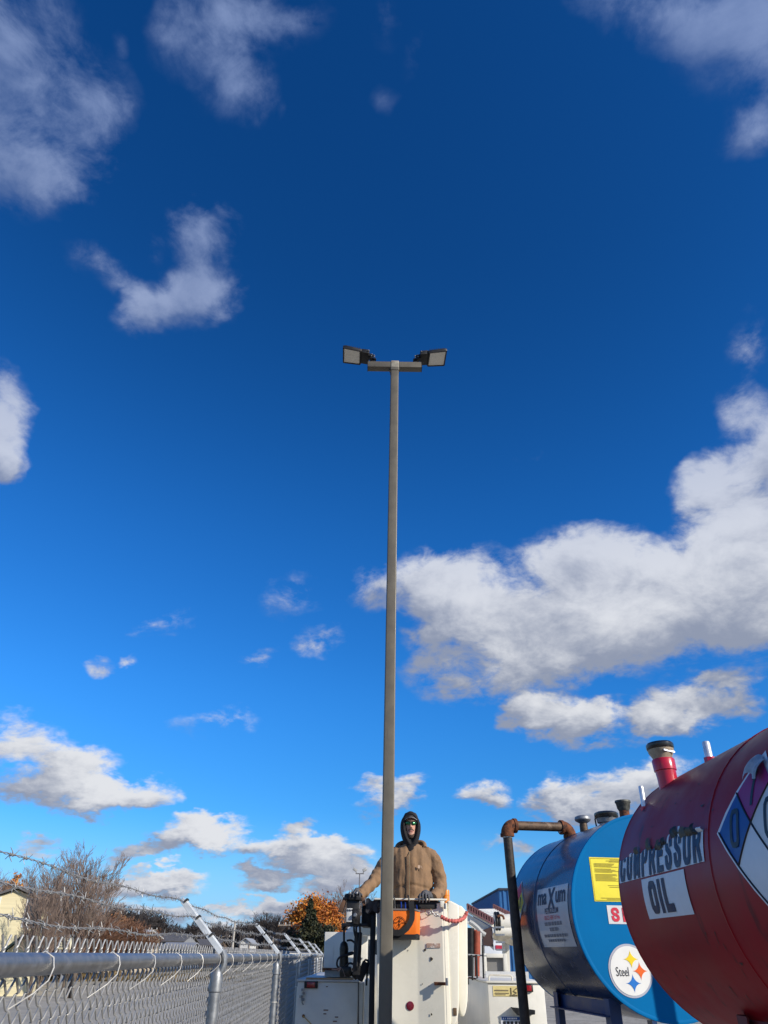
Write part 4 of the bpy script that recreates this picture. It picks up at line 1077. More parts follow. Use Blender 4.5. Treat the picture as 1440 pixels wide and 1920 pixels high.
# ------------------------------------------------------------------ the bucket
BD = 8.22
def build_bucket():
    Lz = pz(1688, 8.14, 780); z0 = 1.06
    xl, xa, xb, xc = px(705, BD), px(783, BD), px(831, BD - .07), px(842, BD - .05)
    root = thing('lift_bucket', 'cream fibreglass lift bucket holding a standing worker', 'bucket', ((xl + xb) / 2, BD + .3, z0))
    bk = BD + .66
    def plan(z, g, taper=0.0):
        return [Vector((xl + g + taper, BD + g, z)), Vector((xa - .012, BD + g, z)), Vector((xa + .012, BD + g - .003, z)), Vector((xb - g, BD - .068 + g, z)), Vector((xc - g, BD - .045 + g, z)), Vector((xc - g, bk - g, z)), Vector((xl + g + taper, bk - g, z))]
    mb = MB()
    mb.loft([plan(z0, 0.02, .02), plan(z0 + .03, 0, .02), plan(Lz - .02, 0), plan(Lz - .02, .018), plan(z0 + .05, .03, .02)], caps=True)
    mb.build('bucket_wall', M_gel, root, bevel=.006, angle=12)
    # rim plate, black strip standing in for the deep shade under it
    x0, x1 = px(641, BD), px(842, 8.12)
    rim = MB(); a = .0
    for (p, q) in (((px(700, 8.12), BD - .10, Lz), (x1, BD - .02, Lz + .016)), ((px(700, 8.12), bk - .05, Lz), (x1, bk + .04, Lz + .016)), ((xc - .05, BD - .018, Lz), (x1, bk - .052, Lz + .016)), ((px(700, 8.12), BD - .018, Lz), (xl + .05, bk - .052, Lz + .016))):
        rim.span(p, q)
    rim.build('rim', M_gel, root, bevel=.005)
    MB().span((xl + .004, BD - .055, Lz - .075), (px(828, 8.14), BD - .004, Lz - .003)).build('rim_shade_strip', M_rub, root, bevel=.006)
    MB().span((px(829, 8.1), BD - .095, Lz - .06), (px(837, 8.1), BD - .072, Lz - .002)).build('hinge_block', M_gel, root, bevel=.004)
    MB().lathe([(.012, 0), (.012, .05)], (px(838, 8.1), BD - .088, Lz - .075), n=10).build('hinge_pin', M_galv, root)
    # flange beside the recessed panel, with rounded step pockets beyond
    MB().span((xb + .004, BD - .062, z0 + .1), (xb + .022, BD + .1, Lz - .05)).build('flange', mat('flange_shade_grey', (0.33, 0.31, 0.28), .5, 0, .15, 10), root, bevel=.004)  # grey put in for the narrow line of shade along the flange
    def lobe(pts, d, dep, nm='step_pocket', m=M_gel):
        P = [at(x, y, d) for x, y in pts]
        for q in P: q.y = d
        return MB().prism(P, (0, dep, 0)).build(nm, m, root, bevel=.016, seg=3)
    def arc(xa_, xb_, y, ry, n=10):
        c = (xa_ + xb_) / 2; r = (xb_ - xa_) / 2
        return [(c + r * math.cos(math.pi * k / n), y + ry * math.sin(math.pi * k / n)) for k in range(n + 1)]
    lobe([(839, 1688), (846, 1689), (861, 1697)] + arc(838, 861, 1878, 48), BD - .03, .12)
    lobe([(858, 1696), (866, 1699), (876.5, 1711)] + arc(857.5, 877.5, 1860, 48), BD + .10, .10)
    lobe([(845, 1702), (858, 1706), (858, 1872), (848, 1872)], BD - .004, .20, 'pocket_wall', mat('cream_inner', (0.66, 0.63, 0.54), .5, 0, .06, 8))
    MB().box(at(853, 1897, BD - .036), (.035, .008, .06)).build('grime_patch', mat('brown_grime', (0.12, 0.075, 0.04), .8, 0, .3, 30), root, bevel=.01)
    # small fixtures on the front
    MB().lathe([(.037, 0), (.037, .006), (.030, .009)], at(769, 1886, BD - .001), (0, -1, 0), 28).build('round_reflector', mat('red_reflector', (0.15, 0.008, 0.020), .3, 0, .15, 60, coat=.4), root)
    def onfacet(x, y, lift=.0):
        t = (x - 783) / 48.0; p = at(x, y, BD - .068 * t - lift); return p
    fR = Matrix.Rotation(math.atan2(-.065, .255), 3, 'Z')
    bp = MB().box(onfacet(813, 1773, .004), (.135, .006, .038), fR).build('worn_plate', mat('worn_label', (0.48, 0.34, 0.26), .7, 0, .25, 40, spots=((0.75, .72, .65), 30, .5)), root)
    br = MB(); p = onfacet(825, 1842, .026); br.box(p + Vector((0, .0, 0)), (.115, .046, .006), fR); br.box(p + Vector((0, -.022, -.010)), (.115, .006, .026), fR); br.build('hook_bracket', M_rust, root, bevel=.002)
    MB().lathe([(.013, 0), (.013, .06)], onfacet(838, 1848, .07), n=10).build('hinge_pin', M_galv, root)
    for (x, y, w, h) in ((797, 1781, .022, .028), (809, 1798, .03, .045), (760, 1779, .012, .014), (809, 1902, .022, .024), (792, 1845, .010, .012), (804, 1849, .010, .010), (765, 1782, .006, .016), (827, 1738, .01, .01)):
        q = onfacet(x, y, .003) if x > 783 else at(x, y, BD - .003)
        n = 9; r = random.Random(int(x * y)); pts = [q + Vector((math.cos(k * 6.283 / n) * w / 2 * r.uniform(.5, 1.2), -.0 + (math.cos(k * 6.283 / n) * w / 2 * -.27 if x > 783 else 0), math.sin(k * 6.283 / n) * h / 2 * r.uniform(.5, 1.2))) for k in range(n)]
        MB().prism(pts, (0, -.003, 0)).build('chip', mat('dark_chip', (0.06, 0.05, 0.035), .8), root)
    # left side: lanyard-dark mast and levelling gear
    MB().span((px(693, BD + .06), BD + .06, .9), (px(703, BD + .06), BD + .30, Lz - .12)).build('mounting_post', M_rub, root, bevel=.015)
    MB().span((px(676, BD + .10), BD + .10, pz(1738, BD)), (px(704, BD + .1), BD + .45, Lz - .03)).build('tilt_gear', M_rub, root, bevel=.02)
    dr = MB()
    dr.grid(lambda i, j: Vector((px(684, BD) + i * .20, BD - .05 + .05 * j + .012 * math.sin(i * 9), Lz + .006 - .11 * j + .014 * math.sin(i * 14 + j * 3))), 14, 8)
    dr.build('rubber_flap', mat('dusty_black_flap', (0.035, 0.037, 0.045), .5, 0, .5, 16, .003, 20), root)
    # fine wire ring, chain and red covered rope across the door
    rc = onfacet(803, 1709, .02)
    MB().tube([rc + Vector((math.cos(k * 6.283 / 20) * .032, -.004 * math.sin(k), math.sin(k * 6.283 / 20) * .036)) for k in range(21)], .0035, 6).build('wire_ring', mat('tarnished_brass', (0.20, 0.16, 0.09), .5, .6), root)
    return root, Lz
bucket_root, LIPZ = build_bucket()

def rope():
    root = thing('safety_rope', 'faded red rope with metal clip strung across the bucket corner', 'rope', at(850, 1722, 8.12))
    pts = [at(x, y, d) for x, y, d in ((827, 1719, 8.09), (834, 1723, 8.07), (842, 1726, 8.07), (851, 1727, 8.08), (860, 1726, 8.12), (868, 1723, 8.2), (873, 1717, 8.25), (875.5, 1709, 8.27))]
    P = []
    for i in range(len(pts) - 1):
        for k in range(6): P.append(pts[i].lerp(pts[i + 1], k / 6) + Vector((0, 0, .003 * math.sin(i * 9 + k * 2))))
    MB().tube(P, [.017 + .004 * math.sin(i * 1.7) for i in range(len(P))], 10).build('rope_cover', mat('faded_red_cloth', (0.52, 0.13, 0.11), .9, 0, .25, 40, .004, 60), root)
    ch = [at(x, y, 8.09) for x, y in ((807, 1710), (811, 1712.5), (815, 1715), (820, 1716.5), (826, 1719))]
    for k in range(4):
        a, b = ch[k], ch[k + 1]; c = (a + b) / 2; d = (b - a).normalized(); n = Vector((0, 1, 0)) if k % 2 else d.cross(Vector((0, 1, 0)))
        L_ = (b - a).length * .66
        MB().tube([c + d * math.cos(i * 6.283 / 14) * L_ + n * math.sin(i * 6.283 / 14) * .011 for i in range(15)], .0045, 6).build('chain_link', M_galv, root)
rope()

# ------------------------------------------------------------------ tool bag hung on the bucket
def tool_bag():
    d = BD - .245
    x0, x1 = px(712, d, 1740), px(788.5, d, 1740); zt, zb = pz(1707, d, 760), pz(1758, d, 760); w = x1 - x0; xc = (x0 + x1) / 2
    root = thing('tool_bag', 'orange tool bag with black strap hanging on the bucket', 'tool bag', (xc, d + .1, zb))
    def ring(z, sx, y0, y1, rc=.05):
        out = []; cx = xc; hx = w / 2 * sx; cy = (y0 + y1) / 2; hy = (y1 - y0) / 2
        for q, (a, b) in enumerate(((1, 1), (-1, 1), (-1, -1), (1, -1))):
            for k in range(6):
                t = math.pi / 2 * (q + k / 5); out.append(Vector((cx + a * (hx - rc) + math.cos(t) * rc, cy + b * (hy - rc) + math.sin(t) * rc, z + (.006 * math.sin(3 * t + z * 9)))))
        return out
    bod = [ring(zb + .02, .965, d + .01, d + .215), ring(zb + .05, .975, d + .004, d + .217), ring(zb + .12, .985, d - .004, d + .22), ring(zt - .06, 1.0, d, d + .22), ring(zt, 1.0, d + .004, d + .22), ring(zt, .95, d + .016, d + .208), ring(zb + .05, .92, d + .02, d + .2)]
    MB().loft(bod).build('bag_body', mat('orange_canvas', (0.86, 0.175, 0.008), .62, 0, .07, 9, .002, 60), root, angle=60)
    MB().loft([ring(zb - .012, .93, d + .02, d + .2), ring(zb - .008, .965, d + .006, d + .218), ring(zb + .026, .975, d + .004, d + .22), ring(zb + .03, .94, d + .014, d + .21)]).build('bag_base', M_rub, root)
    MB().loft([ring(zt - .006, 1.012, d - .004, d + .226), ring(zt + .010, 1.012, d - .004, d + .226), ring(zt + .010, .985, d + .006, d + .216), ring(zt - .006, .985, d + .006, d + .216)], caps=False).build('bag_hem', mat('grey_hem', (0.16, 0.14, 0.13), .8), root)
    # strap: up over the rim and a slack loop across the front
    web = mat('black_webbing', (0.012, 0.012, 0.013), .75, 0, .2, 60, .001, 120)
    def ribbon(pts, wd, nm, m=web, nrm=(0, -1, 0)):
        P = [at(x, y, dd) for x, y, dd in pts]; mb = MB(); Q = []
        for i in range(len(P) - 1):
            for k in range(5): Q.append(P[i].lerp(P[i + 1], k / 5))
        Q.append(P[-1]); n = Vector(nrm); rings = []
        for i, q in enumerate(Q):
            t = (Q[min(i + 1, len(Q) - 1)] - Q[max(i - 1, 0)]).normalized(); s = t.cross(n).normalized() * wd / 2
            rings.append([q - s - n * .002, q + s - n * .002, q + s + n * .002, q - s + n * .002])
        mb.loft(rings); return mb.build(nm, m, root)
    f = d - .012
    ribbon([(771, 1690, d - .01), (772, 1700, f - .004), (773, 1712, f - .004), (772.5, 1722, f - .010), (769, 1731, f - .016), (763, 1740, f - .020), (755, 1747, f - .02), (747, 1749.5, f - .018), (738, 1748, f - .014), (731, 1744, f - .008), (726, 1735, f - .004), (723, 1720, f), (721, 1705, f), (722, 1692, f)], .052, 'strap')
    for x in (739, 766):
        MB().tube([at(x, 1708, d + .02), at(x + 1, 1696, d + .02), at(x + .5, 1683, d + .03), at(x - 1, 1679, d + .10), at(x - 1, 1683, d + .19)], .007, 8).build('hanger_hook', M_blackm, root)
    # badge: ring, cross line, figure strokes and lettering round the rim
    ink = mat('dark_ink', (0.05, 0.014, 0.004), .7)
    c = at(749, 1731, d - .008); rr = .056
    P = lambda x, z: c + Vector((x, -.0, z))
    bd = MB().tube([P(math.cos(k * 6.283 / 32) * rr, math.sin(k * 6.283 / 32) * rr) for k in range(33)], .0022, 5); bd = bd.build('badge_ring', ink, root)
    for pts in (((-rr, .004), (-.018, .004)), ((.02, .004), (rr, .004)), ((-.004, .03), (.004, .012), (-.006, -.004), (.006, -.022), (.0, -.034)), ((-.016, .016), (.004, .010), (.018, .020)), ((-.014, -.016), (-.004, -.006), (.012, -.012)), ((.0, .03), (.010, .026))):
        MB().tube([P(*q) for q in pts], .0028, 5).build('badge_mark', ink, bd)
    for word, up in (('KLEIN', True), ('TOOLS', False)):
        for k, chh in enumerate(word):
            a = math.radians((90 + (2 - k) * 21) if up else (-90 - (2 - k) * 21)); o = P(math.cos(a) * rr * .80, math.sin(a) * rr * .80)
            rt = a - math.pi / 2 if up else a + math.pi / 2
            text_mb(chh, .010, .013, lambda x, y: o + Vector((x * math.cos(rt) - y * math.sin(rt), -.001, x * math.sin(rt) + y * math.cos(rt))), .02).build('badge_letter', ink, bd, smooth=False, fix=False)
    # tools standing in the bag
    blue = mat('blue_grip', (0.01, 0.05, 0.32), .4)
    for x, y0, m, r_ in ((752, 1691, blue, .008), (759.5, 1691.5, blue, .008), (766.5, 1692, M_rub, .009), (774, 1691, M_rub, .011), (740, 1694, M_galv, .008), (744, 1697, M_rub, .010), (781, 1697, blue, .006)):
        MB().tube([at(x + 1.5, 1722, d + .09), at(x + .6, 1703, d + .07), at(x, y0, d + .06)], [r_ * .8, r_, r_ * .85], 10).build('tool_handle', m, root)
tool_bag()

# ------------------------------------------------------------------ orange water jug behind the worker's elbow
def jug():
    b = at(836, 1684, 8.75)
    root = thing('water_jug', 'small orange jug behind the worker at the bucket rim', 'jug', b)
    m = mat('orange_plastic', (0.82, 0.26, 0.03), .35, 0, .06, 8, coat=.3)
    MB().lathe([(.036, -.12), (.040, -.10), (.041, .065), (.037, .078), (.024, .082)], b, n=24).build('jug_body', m, root)
    MB().lathe([(.042, .02), (.042, .03)], b, n=24).build('jug_band', mat('orange_shade_band', (0.70, 0.20, 0.02), .4), root)
    MB().span((b.x - .06, b.y - .05, LIPZ - .20), (b.x + .06, b.y + .06, b.z - .119)).build('jug_bracket', M_blackm, root)
jug()

# ------------------------------------------------------------------ hand controls and hydraulic tool at the bucket's side
def controls():
    d = BD - .02
    root = thing('control_console', 'black lift control box with brown flaps under the gloved hand', 'controls', at(660, 1735, d + .08))
    a, b = at(643, 1735, d), at(677, 1686, d)
    MB().span((a.x + .03, d + .02, a.z), (b.x - .02, d + .16, b.z)).build('console_body', mat('worn_black', (0.016, 0.016, 0.017), .5, .2, .4, 18, .002, 40), root, bevel=.008)
    g0, g1 = at(649, 1729, d), at(661, 1703, d)
    sw = MB().span((g0.x, d - .01, g0.z), (g1.x, d + .018, g1.z)).build('switch_box', M_lgrey, root, bevel=.006)
    for k in range(3):
        MB().lathe([(.006, 0), (.006, .014)], at(652 + k * 4, 1706, d - .011), (0, -1, 0), 8).build('toggle', M_blackm, sw)
    flap = mat('brown_flap', (0.11, 0.055, 0.03), .7, 0, .35, 20)
    for pts in (((644, 1682), (650, 1684), (642, 1710), (633, 1709)), ((676, 1681), (684, 1684), (685, 1697), (680, 1699))):
        MB().prism([at(x, y, d + .0) for x, y in pts], (0, .16, 0)).build('side_flap', flap, root, bevel=.004)
    MB().prism([at(x, y, d - .012) for x, y in ((646, 1677), (652, 1675), (677, 1680), (678, 1688), (645, 1686))], (0, .20, 0)).build('top_cover', M_rub, root, bevel=.006)
    for x in (655, 668):
        MB().tube([at(x, 1684, d - .02), at(x + 1, 1676, d - .03)], .008, 8).build('lever', M_blackm, root)
        MB().lathe([(.012, -.008), (.015, 0), (.010, .012)], at(x + 1, 1675, d - .03), n=10).build('lever_knob', M_galv, root)
    vb = MB(); vb.span(at(661, 1733, d - .02), at(676, 1705, d + .04) + Vector((0, 0, 0))); vb.build('valve_block', mat('greasy_metal', (0.035, 0.032, 0.03), .45, .5, .5, 30, .003, 50), root, bevel=.006)
    MB().lathe([(.020, 0), (.020, .02), (.012, .03)], at(666, 1716, d - .021), (0, -1, 0), 14).build('gauge', M_galv, root)
    MB().span(at(641, 1737, d + .0), at(690, 1732, d + .10)).build('console_shelf', M_blackm, root, bevel=.003)
    hose = mat('hydraulic_hose', (0.014, 0.013, 0.013), .45, 0, .3, 30)
    for k, pts in enumerate((((664, 1730), (664, 1745), (668, 1762), (672, 1778), (676, 1800)), ((669, 1730), (668, 1746), (671, 1765), (675, 1785), (674, 1815)), ((674, 1731), (675, 1748), (673, 1768), (671, 1790), (669, 1812)))):
        P = [at(x, y, d + .02 - .01 * k) for x, y in pts]
        MB().tube(smooth_path(P), .010, 8).build('hose', hose, root)
    MB().bar(at(672, 1748, d + .06), at(668, 1828, d + .06), .075, .05, (0, 1, 0)).build('hose_guard', mat('worn_black', (0.016, 0.016, 0.017)), root, bevel=.008)

def smooth_path(P, k=6):
    out = []
    for i in range(len(P) - 1):
        p0, p1, p2, p3 = P[max(i - 1, 0)], P[i], P[i + 1], P[min(i + 2, len(P) - 1)]
        for j in range(k):
            t = j / k
            out.append(0.5 * ((2 * p1) + (p2 - p0) * t + (2 * p0 - 5 * p1 + 4 * p2 - p3) * t * t + (3 * p1 - p0 - 3 * p2 + p3) * t ** 3))
    out.append(P[-1]); return out
controls()

def hydraulic_tool():
    d = BD + .25
    b = at(645, 1832, d)
    root = thing('hydraulic_tool', 'greasy black hydraulic tool with looped hoses hanging left of the bucket', 'hydraulic tool', b)
    gm = mat('oily_black', (0.022, 0.019, 0.014), .4, .3, .6, 25, .003, 40)
    t = at(645, 1765, d); ax = (t - b).normalized(); L_ = (t - b).length
    MB().lathe([(.030, 0), (.045, .04), (.048, .10), (.044, L_ * .55), (.046, L_ * .8), (.038, L_ * .93), (.018, L_)], b, ax, 20).build('tool_body', gm, root)
    MB().lathe([(.011, L_), (.011, L_ + .11), (.024, L_ + .12), (.024, L_ + .135)], b, ax, 12).build('tool_shaft', M_blackm, root)
    MB().bar(at(640, 1743, d), at(652, 1742, d), .02, .014).build('tool_handle', M_blackm, root)
    MB().box(at(648, 1822, d - .02), (.12, .09, .09)).build('tool_head', gm, root, bevel=.015)
    hose = mat('hydraulic_hose', (0.014, 0.013, 0.013))
    for pts in (((650, 1764), (658, 1763), (665, 1768), (669, 1778), (671, 1792)), ((671, 1785), (655, 1790), (640, 1793), (633, 1800), (632, 1810), (638, 1816), (646, 1812)), ((652, 1788), (660, 1786), (668, 1788)), ((648, 1812), (656, 1806), (666, 1809), (672, 1806))):
        MB().tube(smooth_path([at(x, y, d - .05) for x, y in pts]), .0095, 8).build('hose', hose, root)
    MB().prism([at(x, y, d - .03) for x, y in ((659, 1822), (676, 1818), (676, 1833), (666, 1838), (659, 1830))], (0, .06, 0)).build('mount_plate', gm, root, bevel=.006)
    for pts in (((640, 1814), (630, 1818), (622, 1817)), ((642, 1816), (645, 1825), (647, 1831)), ((640, 1816), (633, 1821))):
        MB().tube([at(x, y, d - .06) for x, y in pts], .006, 6).build('loose_cord', mat('grubby_cord', (0.30, 0.20, 0.16), .9), root)
    # slanting strap and grip beside the mounting post
    MB().bar(at(673, 1838, d - .1), at(687, 1804, d - .1), .075, .04, (0, 1, 0)).build('strap', M_rub, root, bevel=.01)
    MB().tube(smooth_path([at(x, y, d - .1) for x, y in ((683, 1803), (685, 1800), (689, 1801), (690, 1806), (688, 1830), (687, 1848))]), .009, 8).build('strap_loop', M_rub, root)
hydraulic_tool()

# ------------------------------------------------------------------ the worker
def person():
    D = 8.52
    G = at(770, 1546, D)                         # between the eyes
    base = Vector((G.x, D, G.z - 1.70))
    root = thing('person', 'worker in brown jacket, black hood, cap and green sunglasses standing in the bucket', 'person', base)
    def P(x, y, z): return Vector((G.x + x, D + y, G.z + z))
    skin = mat('skin', (0.56, 0.30, 0.21), .5, 0, .12, 60, .0006, 200, sub=.15)
    # --- body: head, neck, trunk, arms and legs as one skin
    def ell(c, rx, ry, n=20, tilt=0.0, yoff=None):
        return [c + Vector((math.cos(a) * rx, math.sin(a) * ry, -math.sin(a) * ry * tilt)) for a in (2 * math.pi * k / n for k in range(n))]
    b = MB()
    b.loft([ell(P(0.0, .03, z), rx, ry) for z, rx, ry in ((-.93, .165, .115), (-.75, .155, .11), (-.55, .165, .115), (-.36, .175, .11), (-.28, .14, .09), (-.23, .065, .065), (-.16, .058, .06), (-.08, .055, .06))])
    for s in (-1, 1):
        b.loft([ell(P(s * x, .03, z), r, r) for x, z, r in ((.085, -.86, .085), (.095, -1.15, .072), (.10, -1.28, .06), (.10, -1.45, .055), (.10, -1.62, .042))])
        b.loft([ell(P(s * .10, -.03 + y, z), rx, .1) for y, z, rx in ((0, -1.625, .05), (0, -1.70, .05))])
        sh = [P(s * .20, .03, -.31), P(s * .28, .02, -.36), P(s * .33, .0, -.58), P(s * .28, -.2, -.70)] if s > 0 else [P(-.20, .03, -.31), P(-.28, .02, -.36), P(-.40, -.06, -.55), P(-.55, -.2, -.68)]
        b.tube(sh, [.055, .052, .042, .032], 12)
    # head: skull, jaw, nose
    hd = []
    for z, rx, ry, yo in ((-.150, .022, .025, -.060), (-.142, .042, .045, -.045), (-.125, .055, .068, -.03), (-.09, .066, .085, -.012), (-.05, .071, .094, -.002), (0, .074, .098, 0), (.05, .076, .100, .004), (.085, .068, .09, .008), (.115, .045, .06, .012), (.127, .015, .02, .014)):
        hd.append([P(math.cos(a) * rx, yo + math.sin(a) * ry, z) for a in (2 * math.pi * k / 24 for k in range(24))])
    b.loft(hd)
    b.loft([[P(x, y, z) for x, y, z in ((-w, -.085, z0), (w, -.085, z0), (w * .7, -.085 - pr, z0), (-w * .7, -.085 - pr, z0))] for z0, w, pr in ((-.052, .017, .022), (-.042, .019, .034), (-.030, .014, .030), (.0, .009, .014))])
    b.tube([P(-.026, -.082, -.078), P(-.012, -.097, -.076), P(0, -.099, -.077), P(.012, -.097, -.076), P(.026, -.082, -.078)], [.004, .0075, .007, .0075, .004], 8)
    b.tube([P(-.022, -.080, -.090), P(-.01, -.093, -.090), P(.01, -.093, -.090), P(.022, -.080, -.090)], [.004, .0075, .0075, .004], 8)
    b.tube([P(-.055, -.07, .012), P(-.03, -.095, .020), P(0, -.098, .018), P(.03, -.095, .020), P(.055, -.07, .012)], .010, 8)
    b.loft([ell(P(0, -.062, z), r, r * .8) for z, r in ((-.140, .018), (-.125, .026), (-.108, .022))])
    me = sdf_mesh(b, 'body', skin, .0065, 3)
    # beard, moustache and the clothed trunk get their own colours on the same skin
    me.materials.append(mat('dark_beard', (0.085, 0.055, 0.04), .9, 0, .4, 120, .002, 300)); me.materials.append(mat('work_trousers', (0.03, 0.03, 0.035), .9, 0, .2, 20)); me.materials.append(mat('lips', (0.42, 0.17, 0.14), .5, 0, .1, 60))
    for f in me.polygons:
        q = f.center - G; fr = f.center.y - D
        if q.z < -.24: f.material_index = 2
        elif abs(q.z + .083) < .009 and abs(q.x) < .024 and fr < -.08: f.material_index = 3
        elif q.z < -.060 and fr < .02 and (q.z < -.098 - .018 * math.cos(q.x * 40) or abs(q.x) > .036 + .25 * (q.z + .098) or (-.075 < q.z < -.060 and abs(q.x) < .032 and fr < -.07)): f.material_index = 1
    body = link('body', me, root)
    # --- jacket
    JB = (.205, .125, .060); 
    jk = mat('brown_duck_cloth', (0.250, 0.150, 0.080), .88, 0, .14, 12, .0012, 260, spots=((0.20, .115, .06), 5, .42))
    j = MB()
    def rr(z, rx, ry, yo=.02, xo=0.0, n=28):
        out = []
        for k in range(n):
            a = 2 * math.pi * k / n; c, s = math.cos(a), math.sin(a)
            out.append(P(xo + math.copysign(abs(c) ** .85, c) * rx, yo + math.copysign(abs(s) ** .85, s) * ry, z))
        return out
    j.loft([rr(-1.02, .200, .155), rr(-.92, .225, .165), rr(-.78, .230, .168), rr(-.62, .232, .162), rr(-.48, .226, .152), rr(-.38, .225, .142), rr(-.31, .215, .128, .025), rr(-.265, .180, .115, .03), rr(-.235, .125, .105, .03), rr(-.205, .105, .10, .03)])
    armR = [P(.12, .03, -.300), P(.218, .02, -.325), P(.272, .01, -.42), P(.302, .0, -.52), P(.312, -.03, -.605), P(.285, -.12, -.665), P(.240, -.21, -.705), P(.205, -.275, -.735)]
    armL = [P(-.12, .03, -.300), P(-.218, .02, -.325), P(-.30, .0, -.42), P(-.355, -.03, -.51), P(-.40, -.07, -.575), P(-.455, -.13, -.63), P(-.51, -.19, -.68), P(-.548, -.225, -.712)]
    for A in (armR, armL):
        j.tube(smooth_path(A, 4), [.088 + (.052 - .088) * (k / 28) ** 1.1 + .0045 * math.sin(k * 1.7 + .4 * math.sin(k)) * (k > 7) for k in range(29)], 18)
    def folds(co, n):
        q = co - G
        if abs(q.x) < .205 and not (q.z < -.62 and co.y - D < -.175):
            d = .0135 * (mnoise.noise(Vector((q.x * 19 + 2, q.y * 5, q.z * 3.4 + q.x * 3)))) - .005 * abs(mnoise.noise(Vector((q.x * 26, q.y * 5, q.z * 6))))
            d += .004 * mnoise.noise(Vector((q.x * 9, q.y * 9, q.z * 14)))
            d -= .010 * math.exp(-((q.z + .60 + .05 * abs(q.x) * 4) / .016) ** 2) * (n.y < 0)      # seam above the pockets
        else:
            d = .0085 * mnoise.noise(Vector((q.x * 13 + 4, q.y * 9, q.z * 15 + q.x * 12))) - .009 * abs(mnoise.noise(Vector((q.x * 7, q.y * 11, q.z * 9))))
            d += .004 * mnoise.noise(Vector((q.x * 30, q.y * 30, q.z * 30)))
        return d + .0015 * mnoise.noise(co * 60)
    jm = sdf_mesh(j, 'jacket', jk, .0085, 4, folds)
    jacket = link('jacket', jm, root)
    # open stand collar and the jacket's own hood lying behind the neck
    col = MB(); rings = []
    for k in range(25):
        a = math.radians(-66 + 312 * k / 24); cs, sn = math.cos(a), math.sin(a)
        t = abs(k - 12) / 12; top = -.175 - .085 * t ** 2.2; ro = 1 + .12 * (1 - t)
        rw = .132 - .012 * t; c0 = P(cs * rw, .03 + sn * (rw - .004), -.275 - .06 * t ** 2); c1 = P(cs * rw * ro, .03 + sn * (rw - .002) * ro, top); c2 = P(cs * (rw - .014) * ro, .03 + sn * (rw - .016) * ro, top - .004); c3 = P(cs * (rw - .018), .03 + sn * (rw - .02), -.275 - .06 * t ** 2)
        rings.append([c0, c1, c2, c3])
    col.loft(rings); col.build('collar', jk, jacket, bevel=.004, angle=50)
    hood_roll = MB(); hood_roll.tube(smooth_path([P(-.155, .0, -.245), P(-.135, .07, -.205), P(-.07, .13, -.175), P(.03, .14, -.17), (P(.11, .10, -.175)), P(.145, .04, -.195), P(.150, -.02, -.235)]), [.022 + .012 * math.sin(math.pi * k / 36) for k in range(37)], 12)
    hood_roll.build('jacket_hood', jk, jacket)
    zp = MB(); zpts = [P(-.022, -.085, -.285), P(-.024, -.128, -.33), P(-.020, -.143, -.42), P(-.024, -.150, -.55), P(-.028, -.158, -.70), P(-.028, -.16, -.85)]
    zp.tube(smooth_path(zpts), .0042, 6); zp.build('zipper', mat('dull_brass', (0.33, 0.25, 0.15), .5, .5), jacket)
    fl = MB(); fl.loft([[q + Vector((-.034, .004, 0)), q + Vector((-.006, -.004, 0)), q + Vector((-.006, .006, 0)), q + Vector((-.034, .012, 0))] for q in smooth_path(zpts[1:])]); fl.build('zipper_flap', jk, jacket, bevel=.002)
    pt_ = MB(); pc = P(.078, -.143, -.435); pt_.prism([pc + Vector((x, .0, z)) for x, z in ((-.013, .013), (0, .017), (.013, .013), (.012, -.008), (0, -.018), (-.012, -.008))], (0, -.006, 0)); pt_.build('chest_patch', mat('cream_patch', (0.60, 0.42, 0.29), .8, 0, .2, 90), jacket)
    MB().tube([P(.098, -.142, -.425), P(.110, -.143, -.452)], .003, 6).build('pocket_zip', mat('cream_patch', (0.60, 0.42, 0.29)), jacket)
    for A in (armR, armL):
        d = (A[-1] - A[-2]).normalized()
        MB().tube([A[-1] - d * .035, A[-1] + d * .004, A[-1] + d * .006], [.057, .054, .045], 18).build('cuff', jk, jacket)
    # --- black hood of the sweatshirt and neck gaiter
    hk = mat('black_fleece', (0.016, 0.015, 0.017), .95, 0, .2, 40, .002, 160)
    h = MB(); n = 36; rings = []
    def hring(y, hw, hh, zc, low, peak=0.0):
        out = []
        for k in range(n):
            a = 2 * math.pi * k / n; c, s = math.cos(a), math.sin(a)
            zz = zc + (hh * s if s > 0 else low * s); w = hw * (1 - .10 * max(0, s) ** 2) * (1 - .22 * max(0, -s) ** 2)
            out.append(P(w * c, y + .010 * math.sin(3 * a), zz + peak * max(0, s) ** 6))
        return out
    h.loft([hring(-.060, .062, .092, -.02, .155), hring(-.094, .070, .103, -.02, .17), hring(-.100, .084, .118, -.02, .19, .006), hring(-.080, .101, .132, -.02, .215, .010), hring(-.03, .114, .146, -.02, .24, .010), hring(.04, .117, .150, -.02, .245, .008), hring(.10, .103, .132, -.02, .23), hring(.135, .07, .09, -.03, .19), hring(.145, .02, .03, -.04, .1)])
    def hfold(co, n_):
        q = co - G; return .006 * mnoise.noise(Vector((q.x * 14, q.y * 10, q.z * 9))) + .003 * mnoise.noise(co * 40)
    g = MB(); g.loft([ell(P(0, .008, z), rx, ry, 24) for z, rx, ry in ((-.315, .070, .100), (-.26, .086, .096), (-.20, .088, .092), (-.165, .078, .080), (-.155, .060, .06))])
    for v, f in ((h, 1),):
        hm = h.mesh('hood', hk, angle=80)
        nr = [v_.normal.copy() for v_ in hm.vertices]
        for v_, n__ in zip(hm.vertices, nr): v_.co += n__ * hfold(v_.co, n__)
        hood = link('hood', hm, root)
        sd = hood.modifiers.new('sub', 'SUBSURF'); sd.levels = 1; sd.render_levels = 1
